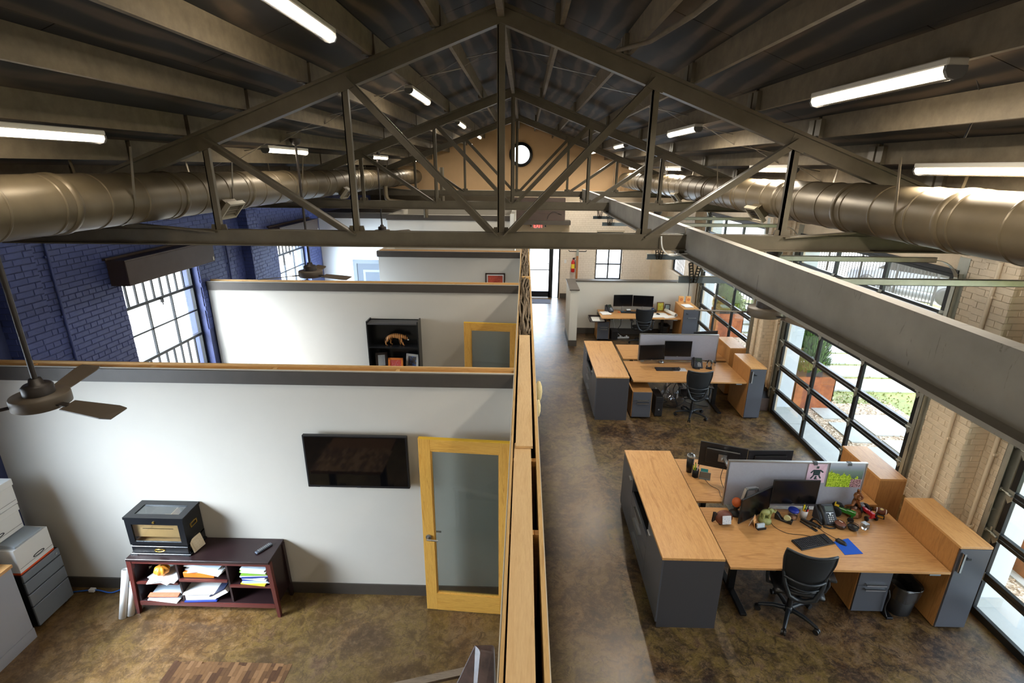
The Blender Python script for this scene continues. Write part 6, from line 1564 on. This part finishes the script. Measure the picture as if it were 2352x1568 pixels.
frame(-2.47, 8.41, 1.246, .20, .27, .2, m_esp, 'dark frame with a pale blue picture, left on the bookcase shelf', mat_print('pale_blue', [(.3, S(190, 206, 230)), (.7, S(220, 232, 240))], 3), .04)
frame(-2.21, 8.35, 1.246, .26, .20, 0, M('orange_wood', S(200, 110, 40), .4), 'orange wooden frame with a group photo, middle of the bookcase shelf', mat_print('group_photo', [(.3, S(90, 130, 160)), (.45, S(200, 60, 40)), (.58, S(150, 40, 40)), (.66, S(232, 220, 210))], 7), .035)
frame(-1.93, 8.42, 1.246, .235, .25, -.25, M('silver_frame', S(176, 172, 164), .4, .3), 'silver frame with a dark blue landscape, right on the bookcase shelf', mat_print('blue_landscape', [(.3, S(30, 34, 30)), (.5, S(60, 50, 36)), (.6, S(40, 90, 160))], 3), .04)
t = thing('yellow_box', 'yellow and black printed box low on the right of the bookcase', 'box', (-1.92, 8.40, .802)); MB().box(-.11, .11, -.05, .05, 0, .30).build('carton', M('acid_yellow', S(200, 196, 30), .5), t); MB().cyl((.03, -.05, .20), (.03, -.053, .20), .08, n=24).build('round_print', M('print_black', S(30, 30, 26), .5), t); MB().cyl((.03, -.053, .215), (.03, -.055, .215), .055, n=20).build('inner_print', M('print_olive', S(150, 150, 40), .5), t)
t = frame(-.675, 12.13, 1.80, .47, .42, 0, M('dark_frame', S(60, 36, 26), .35), 'framed red picture hanging in the third office', mat_print('red_art', [(.3, S(150, 50, 36)), (.6, S(200, 84, 60))], 5), .03, m_paper, 0, 'wall_picture')
t = thing('wall_picture', 'dark framed picture edge on the blue wall, partly hidden', 'frame', (XL + .02, 10.7, 1.75)); MB().box(0, .025, -.28, .28, 0, .42).build('frame_border', m_esp, t); MB().box(.02, .028, -.24, .24, .04, .38).build('photo', mat_print('faded_photo', [(.3, S(120, 120, 110)), (.7, S(190, 186, 176))], 3), t)
# ================================================================ front end of the hall
t = thing('exit_sign', 'red lit exit sign with two emergency lamps above the front door', 'sign', (.50, YF - .06, 2.56))
MB().box(-.16, .16, -.0, .05, 0, .18).build('housing', m_paper, t, bevel=.004)
cu = bpy.data.curves.new('lettering', 'FONT'); cu.body = 'EXIT'; cu.size = .17; cu.extrude = .003; cu.align_x = 'CENTER'
me = None
cu.materials.append(emit('exit_red', (1, .10, .08, 1), 3.0))
tmp = bpy.data.objects.new('tmp_text', cu); COL.objects.link(tmp); bpy.context.view_layer.update()
lme = bpy.data.meshes.new_from_object(tmp.evaluated_get(bpy.context.evaluated_depsgraph_get())); bpy.data.objects.remove(tmp)
lo = bpy.data.objects.new('lettering', lme); COL.objects.link(lo); lo.parent = t; lo.location = (0, -.004, .03); lo.rotation_euler = (math.pi / 2, 0, 0)
for s in (-1, 1):
    MB().obox((s * .23, -.02, .09), (.07, .07, .10), RZ(-s * .3)).build('lamp_head', m_paper, t, bevel=.01); MB().cyl((s * .25, -.05, .09), (s * .255, -.062, .09), .03, n=14).build('lamp_lens', m_grey, t)
    MB().box(min(s * .15, s * .21), max(s * .15, s * .21), 0, .02, .08, .10).build('lamp_arm', m_galv, t)
t = thing('coat_post', 'rustic wooden coat post with hooks by the far brick wall', 'coat stand', (1.93, YF - .22, 0))
MB().box(-.035, .035, -.035, .035, 0, 1.75).build('post', wood('weathered_post', S(150, 96, 56), S(176, 120, 74), None, 2, 3, 8), t); MB().box(-.04, .04, -.04, .04, 1.62, 1.95).build('cap_plate', m_galv, t)
MB().tube([(-.32, 0, 1.82), (-.29, 0, 1.78), (-.1, 0, 1.78), (.1, 0, 1.78), (.29, 0, 1.78), (.32, 0, 1.82)], .016, 8).build('hook_bar', m_perf, t); MB().lathe([(0, 0), (.2, 0), (.2, .02), (.05, .04), (0, .04)], (0, 0, 0), 16).build('base', m_perf, t)
t = thing('fire_extinguisher', 'red fire extinguisher hanging beside the coat post', 'extinguisher', (1.79, YF - .16, 1.02))
MB().lathe([(0, 0), (.06, 0), (.068, .02), (.068, .34), (.05, .40), (.022, .43), (.02, .46), (0, .46)], (0, 0, 0), 20).build('cylinder', m_red, t); MB().box(-.02, .05, -.012, .012, .46, .50).box(-.015, .08, -.01, .01, .50, .52).build('valve', m_black, t); MB().tube([(.02, -.03, .47), (.07, -.04, .42), (.075, -.03, .15)], .01, 6).build('hose', m_black, t)
MB().lathe([(.0685, .14), (.0685, .30)], (0, 0, 0), 20).build('label_band', m_yellow, t)
t = thing('light_switch', 'white switch plate beside the front door', 'switch', (1.52, YF - .02, 1.32)); MB().box(-.04, .04, -.012, .0, 0, .13).build('plate', m_paper, t); MB().box(-.012, .012, -.02, -.012, .045, .085).build('toggle', m_paper, t)
for x, lab in ((2.45, 'left woven lounge chair behind the cubicle wall'), (3.75, 'right woven lounge chair behind the cubicle wall')):
    t = thing('lounge_chair', lab, 'chair', (x, 17.0, 0), math.pi * .04)
    wv = mat_print('woven_black', [(.45, S(30, 28, 30)), (.55, S(120, 116, 112))], 40, 0)
    MB().box(-.38, .38, -.36, .38, .18, .44).build('seat', wv, t, bevel=.04, seg=2); MB().obox((0, -.36, .58), (.78, .16, .62), RX(.15)).build('backrest', wv, t, bevel=.05, seg=3)
    for s in (-1, 1): MB().box(s * .40 - .06, s * .40 + .06, -.36, .36, .2, .6).build('armrest', wv, t, bevel=.03)
    for a in (-.32, .32):
        for b_ in (-.3, .32): MB().cyl((a, b_, 0), (a, b_, .2), .02, n=8).build('leg', m_esp, t)
cable('loose_wire', [(1.42, YF - .3, 3.0), (1.2, YF - .36, 3.1), (1.0, YF - .38, 3.16), (.85, YF - .36, 3.05), (.8, YF - .34, 2.9)], .008, m_black, 'loose dark wire on the ledge above the front door')
cable('white_cord', [(1.34, 5.12, 3.98), (1.36, 5.1, 3.86), (1.44, 5.08, 3.80), (1.58, 5.06, 3.82), (1.72, 5.0, 3.84), (1.80, 4.95, 3.79)], .007, m_paper, 'white cord looped round the joint of grey beam and nearest truss')
cable('ceiling_wire', [(2.4, 3.2, 5.2), (2.75, 3.5, 5.05), (2.95, 3.75, 4.95), (3.0, 3.85, 4.82)], .008, m_black, 'thin dark wire dangling from the joists at upper right')
for i, (x, yy) in enumerate(((.75, 4.3),)):
    tag(MB().tube([(1.05, 2.2, zt(1.05) - .03), (1.0, 3.6, zt(1.0) - .03), (.93, 4.4, zt(.93) - .03), (.86, 4.7, zt(.86) - .03), (.78, 5.0, zt(.78) - .03)], .018, 8).build('conduit', m_purlin, None), 'bent metal conduit along a joist above the nearest truss', 'conduit')
for k in range(5):
    x = 3.05 + .13 * k
    tag(MB().tube([(x, YF - .02, 4.62 - .05 * k), (x + .02, YF - .03, 4.3), (x + .01 * k, YF - .02, 3.88)], .006, 5).build('hanging_wire', m_cream, None), 'thin pale wire on the far gable, %s of five from the left' % ('first', 'second', 'third', 'fourth', 'last')[k], 'wire', 'pale wires on the far gable')
# sway braces near the camera at both upper corners
for pts, lab in ((((-5.1, 2.35, 4.75), (-3.5, 3.1, 5.35)), 'flat steel brace at the upper left corner'), (((3.55, 2.2, 5.3), (3.62, 3.15, 4.78)), 'wooden brace between joists at the upper right corner')):
    t = thing('sway_brace', lab, 'brace', pts[0]); MB().bar(pts[0], pts[1], .10, .02).build('strap_plate', m_purlin, t, True); MB().cyl(pts[1], tuple(a + (b_ - a) * .93 for a, b_ in zip(pts[0], pts[1])), .012, n=8).build('bolt', m_perf, t, True)

# ================================================================ outside, through the overhead doors
GZ = -.04
g = MB().box(XR + .12, 60, -40, 70, GZ - .2, GZ - .02).build('ground_yard', m_grass, None); g['kind'] = 'structure'
g = MB().box(15.2, 60, -40, 70, GZ - .19, GZ - .01).build('ground_street', m_asphalt, None); g['kind'] = 'structure'
g = MB().box(-60, XL - .34, -40, 70, GZ - .2, GZ).build('ground_left', m_asphalt, None); g['kind'] = 'structure'
g = MB().box(-30, 30, YF + .35, 70, GZ - .2, GZ - .015).build('ground_front', m_asphalt, None); g['kind'] = 'structure'
ap = struct('path_apron', (XR + .4, 8, GZ))
for k in range(8): MB().box(XR + .07, 5.62, -1 + 2.5 * k + .006, 1.5 + 2.5 * k - .006, GZ - .06, GZ + .02).build('slab', m_concrete, ap, True)
gr = MB().box(5.62, 7.75, -1, 10.0, GZ - .05, GZ).box(5.62, 6.6, 10.0, 18.5, GZ - .05, GZ).build('gravel_bed', m_gravel, None); tag(gr, 'pale tan pea gravel bed beside the concrete apron', 'gravel', kind='stuff')
rg = random.Random(4); mb = MB()
for k in range(2600):      # loose pebbles along the gravel strips
    x = 5.64 + 2.1 * rg.random(); y = 3.2 + 7.2 * rg.random(); r = rg.uniform(.012, .028)
    c = (x, y, GZ + r * .3); V = [(c[0] + r, c[1], c[2]), (c[0], c[1] + r * .8, c[2]), (c[0] - r, c[1], c[2]), (c[0], c[1] - r * .8, c[2]), (c[0], c[1], c[2] + r * .7)]
    mb.raw(V, [(0, 1, 4), (1, 2, 4), (2, 3, 4), (3, 0, 4)])
tag(mb.build('pebbles', m_gravel, None), 'loose pale pebbles scattered over the gravel bed', 'pebbles', kind='stuff')
pv = struct('path_pavers', (7, 9, GZ)); pcache = {}
def paver(x, y, sx, sy, a=0):
    k = (round(sx, 2), round(sy, 2))
    if k not in pcache: pcache[k] = MB().box(-sx / 2, sx / 2, -sy / 2, sy / 2, -.04, .025).mesh('paver', m_paver)
    o = bpy.data.objects.new('paver', pcache[k]); COL.objects.link(o); o.parent = pv; o.location = (x - 7, y - 9, 0); o.rotation_euler = (0, 0, a)
for k in range(9): paver(6.12, 2.2 + .93 * k, .36, .76)
for k in range(7): paver(7.0, 2.9 + 1.02 * k, .92, .84); 
for k in range(7): paver(8.35, 2.9 + 1.02 * k, 1.15, .84)
for k in range(9):
    for j in range(2): paver(7.75 + 2.5 * j, 11.0 + .86 * k, 2.38, .66)
rg = random.Random(9); mb = MB()
for k in range(9000):      # grass tufts
    x = 6.6 + 6 * rg.random() ** 1.3; y = 4 + 14 * rg.random()
    if x < 7.7 and y < 10.0: continue
    h = rg.uniform(.02, .055); a = rg.uniform(0, 6.28); dx, dy = .02 * math.cos(a), .02 * math.sin(a)
    mb.raw([(x - dx, y - dy, GZ - .02), (x + dx, y + dy, GZ - .02), (x + dy * .8, y - dx * .8, GZ - .02 + h)], [(0, 1, 2)])
tag(mb.build('grass_tufts', m_grass, None), 'short dry grass growing between the outdoor pavers', 'grass', kind='stuff')
for k, y in enumerate((4.84, 9.68, 14.54)):
    c = struct('column_outside', (5.48, y, 0)); MB().box(5.10, 5.38, y - .18, y + .18, GZ, 3.9).build('shaft', m_stucco, c, True)
    MB().box(5.09, 5.40, y - .20, y + .20, GZ, .10).build('base', m_concrete, c, True)
cn = struct('canopy_outside', (5.6, 8, 3.9)); MB().box(XR + .3, 5.9, -1, 19, 3.85, 4.0).build('canopy_slab', m_stucco, cn, True); MB().box(XR + .05, XR + .3, -1, 19, 3.5, 3.54).build('soffit', m_cream, cn, True)
def planter(x, y, label, treelabel, big=True):
    t = thing('corten_planter', label, 'planter', (x, y, GZ)); s = .40; h = .70
    f = MB()
    for a, b_, c, d in ((-s, s, -s, -s + .02), (-s, s, s - .02, s), (-s, -s + .02, -s, s), (s - .02, s, -s, s)): f.box(a, b_, c, d, 0, h)
    f.build('box', m_corten, t); MB().box(-s - .01, s + .01, -s - .01, -s + .03, h - .02, h).box(-s - .01, s + .01, s - .03, s + .01, h - .02, h).box(-s - .01, -s + .03, -s, s, h - .02, h).box(s - .03, s + .01, -s, s, h - .02, h).build('rim', m_corten, t)
    MB().box(-s + .02, s - .02, -s + .02, s - .02, 0, h - .06).build('soil', M('soil', S(70, 54, 40), .9), t)
    tr = thing('arborvitae', treelabel, 'tree', (x, y, GZ + h - .06))
    MB().cyl((0, 0, 0), (0, 0, 1.6), .03, .012, 8).build('trunk', M('bark', S(90, 70, 52), .9), tr)
    rt = random.Random(int(y * 10)); mb = MB(); H_ = 1.75
    for k in range(7000):
        q = rt.random() ** .8; z = .05 + H_ * q; rmax = .40 * (1 - q) ** .55 * min(1, .55 + 5 * q) + .02
        a = rt.uniform(0, 6.283); r = rmax * (.55 + .45 * rt.random()); px, py = r * math.cos(a), r * math.sin(a)
        L = rt.uniform(.05, .11); wd = .014; ta = a + rt.uniform(-.6, .6); tx, ty = math.cos(ta) * L * .35, math.sin(ta) * L * .35; nx, ny = -math.sin(a) * wd, math.cos(a) * wd
        mb.raw([(px - nx, py - ny, z), (px + nx, py + ny, z), (px + tx + nx * .8, py + ty + ny * .8, z + L * .7), (px + tx * 1.2, py + ty * 1.2, z + L), (px + tx - nx * .8, py + ty - ny * .8, z + L * .7)], [(0, 1, 2, 3, 4)])
    tag(mb.build('foliage', m_thuja, tr), kind='stuff')
planter(5.93, 10.12, 'rusted steel planter outside the middle overhead door', 'dense green columnar conifer outside the middle overhead door')
planter(5.98, 14.85, 'rusted steel planter outside the far overhead door', 'green columnar conifer outside the far overhead door')
planter(6.45, 5.45, 'rusted steel planter outside the nearest overhead door', 'columnar conifer outside the nearest overhead door')
for i, (x, y, r, lab) in enumerate(((7.6, 15.55, .5, 'bushy green shrub outside the far overhead door'), (9.0, 15.9, .5, 'reddish green shrub farther out beyond the far door'), (6.9, 16.9, .55, 'tall leafy shrub near the far fence'))):
    t = thing('shrub', lab, 'shrub', (x, y, GZ)); rt = random.Random(i); mb = MB()
    for k in range(1800):
        a = rt.uniform(0, 6.283); ph_ = math.acos(rt.uniform(-.2, 1)); rr2 = r * (.6 + .4 * rt.random()); px, py, z = rr2 * math.sin(ph_) * math.cos(a), rr2 * math.sin(ph_) * math.sin(a), .15 + rr2 * 1.1 * math.cos(ph_) + .1
        s = .035; u = Vector((rt.uniform(-1, 1), rt.uniform(-1, 1), rt.uniform(-1, 1))) * s; v_ = Vector((rt.uniform(-1, 1), rt.uniform(-1, 1), rt.uniform(-1, 1))) * s; p = Vector((px, py, z)); mb.raw([p - u, p + v_, p + u, p - v_], [(0, 1, 2, 3)])
    tag(mb.build('foliage', m_shrub if i != 1 else mat_leaf('reddish_leaf', S(120, 100, 70), S(170, 130, 100)), t), kind='stuff'); MB().cyl((0, 0, 0), (0, 0, .4), .025, n=6).build('stem', bpy.data.materials['bark'], t)
def fence(p, q, label, n):
    p, q = Vector(p), Vector(q); t = thing('iron_fence', label, 'fence', p); d = q - p
    for z in (.15, 1.62): MB().bar(p + Vector((0, 0, z)), q + Vector((0, 0, z)), .03, .04).build('rail', m_blackm, t, True)
    for k in range(n + 1):
        c = p + d * (k / n); post = k % 12 == 0; r = .03 if post else .009
        MB().box(c.x - r, c.x + r, c.y - r, c.y + r, GZ, 1.85 if post else 1.78).build('post' if post else 'picket', m_blackm, t, True)
fence((14.5, 18.1, 0), (11.6, 23.2, 0), 'black iron picket fence before the parked car', 54)
fence((7.3, 18.1, 0), (9.2, 16.9, 0), 'black iron fence seen through the far overhead door', 22)
# parked car behind the fence
def car(x, y, rz):
    t = thing('car', 'dark grey parked car behind the iron fence', 'car', (x, y, GZ), rz); mc = M('car_paint', S(110, 114, 124), .25, .4, 0, 6, 0, 40, .6)
    prof = [(-2.2, .35), (2.2, .35), (2.25, .6), (2.1, .82), (1.2, .95), (.55, 1.38), (-1.0, 1.42), (-1.75, 1.02), (-2.2, .95), (-2.28, .6)]
    MB().prism([(a, b_) for a, b_ in prof], 'y', -.85, .85).build('body', mc, t, bevel=.08, seg=3)
    MB().prism([(1.08, .98), (.52, 1.33), (-.95, 1.36), (-1.55, 1.0)], 'y', -.87, .87).build('side_window', m_screen, t)
    for a in (-1.4, 1.4):
        for s in (-1, 1):
            MB().lathe([(.2, -.1), (.31, -.1), (.33, -.05), (.33, .05), (.31, .1), (.2, .1)], (a, s * .82, .33), 24, 'y').build('tire', m_black, t)
            MB().lathe([(0, -.06), (.06, -.1), (.2, -.08), (.21, .08), (.06, .1), (0, .06)], (a, s * .82, .33), 10, 'y', False).build('hubcap', m_alum, t)
    for s in (-1, 1): MB().obox((2.2, s * .6, .68), (.1, .35, .12)).build('headlight', m_paper, t); MB().obox((-2.24, s * .65, .78), (.06, .3, .14)).build('tail_light', m_red, t)
car(15.4, 20.2, math.radians(118))
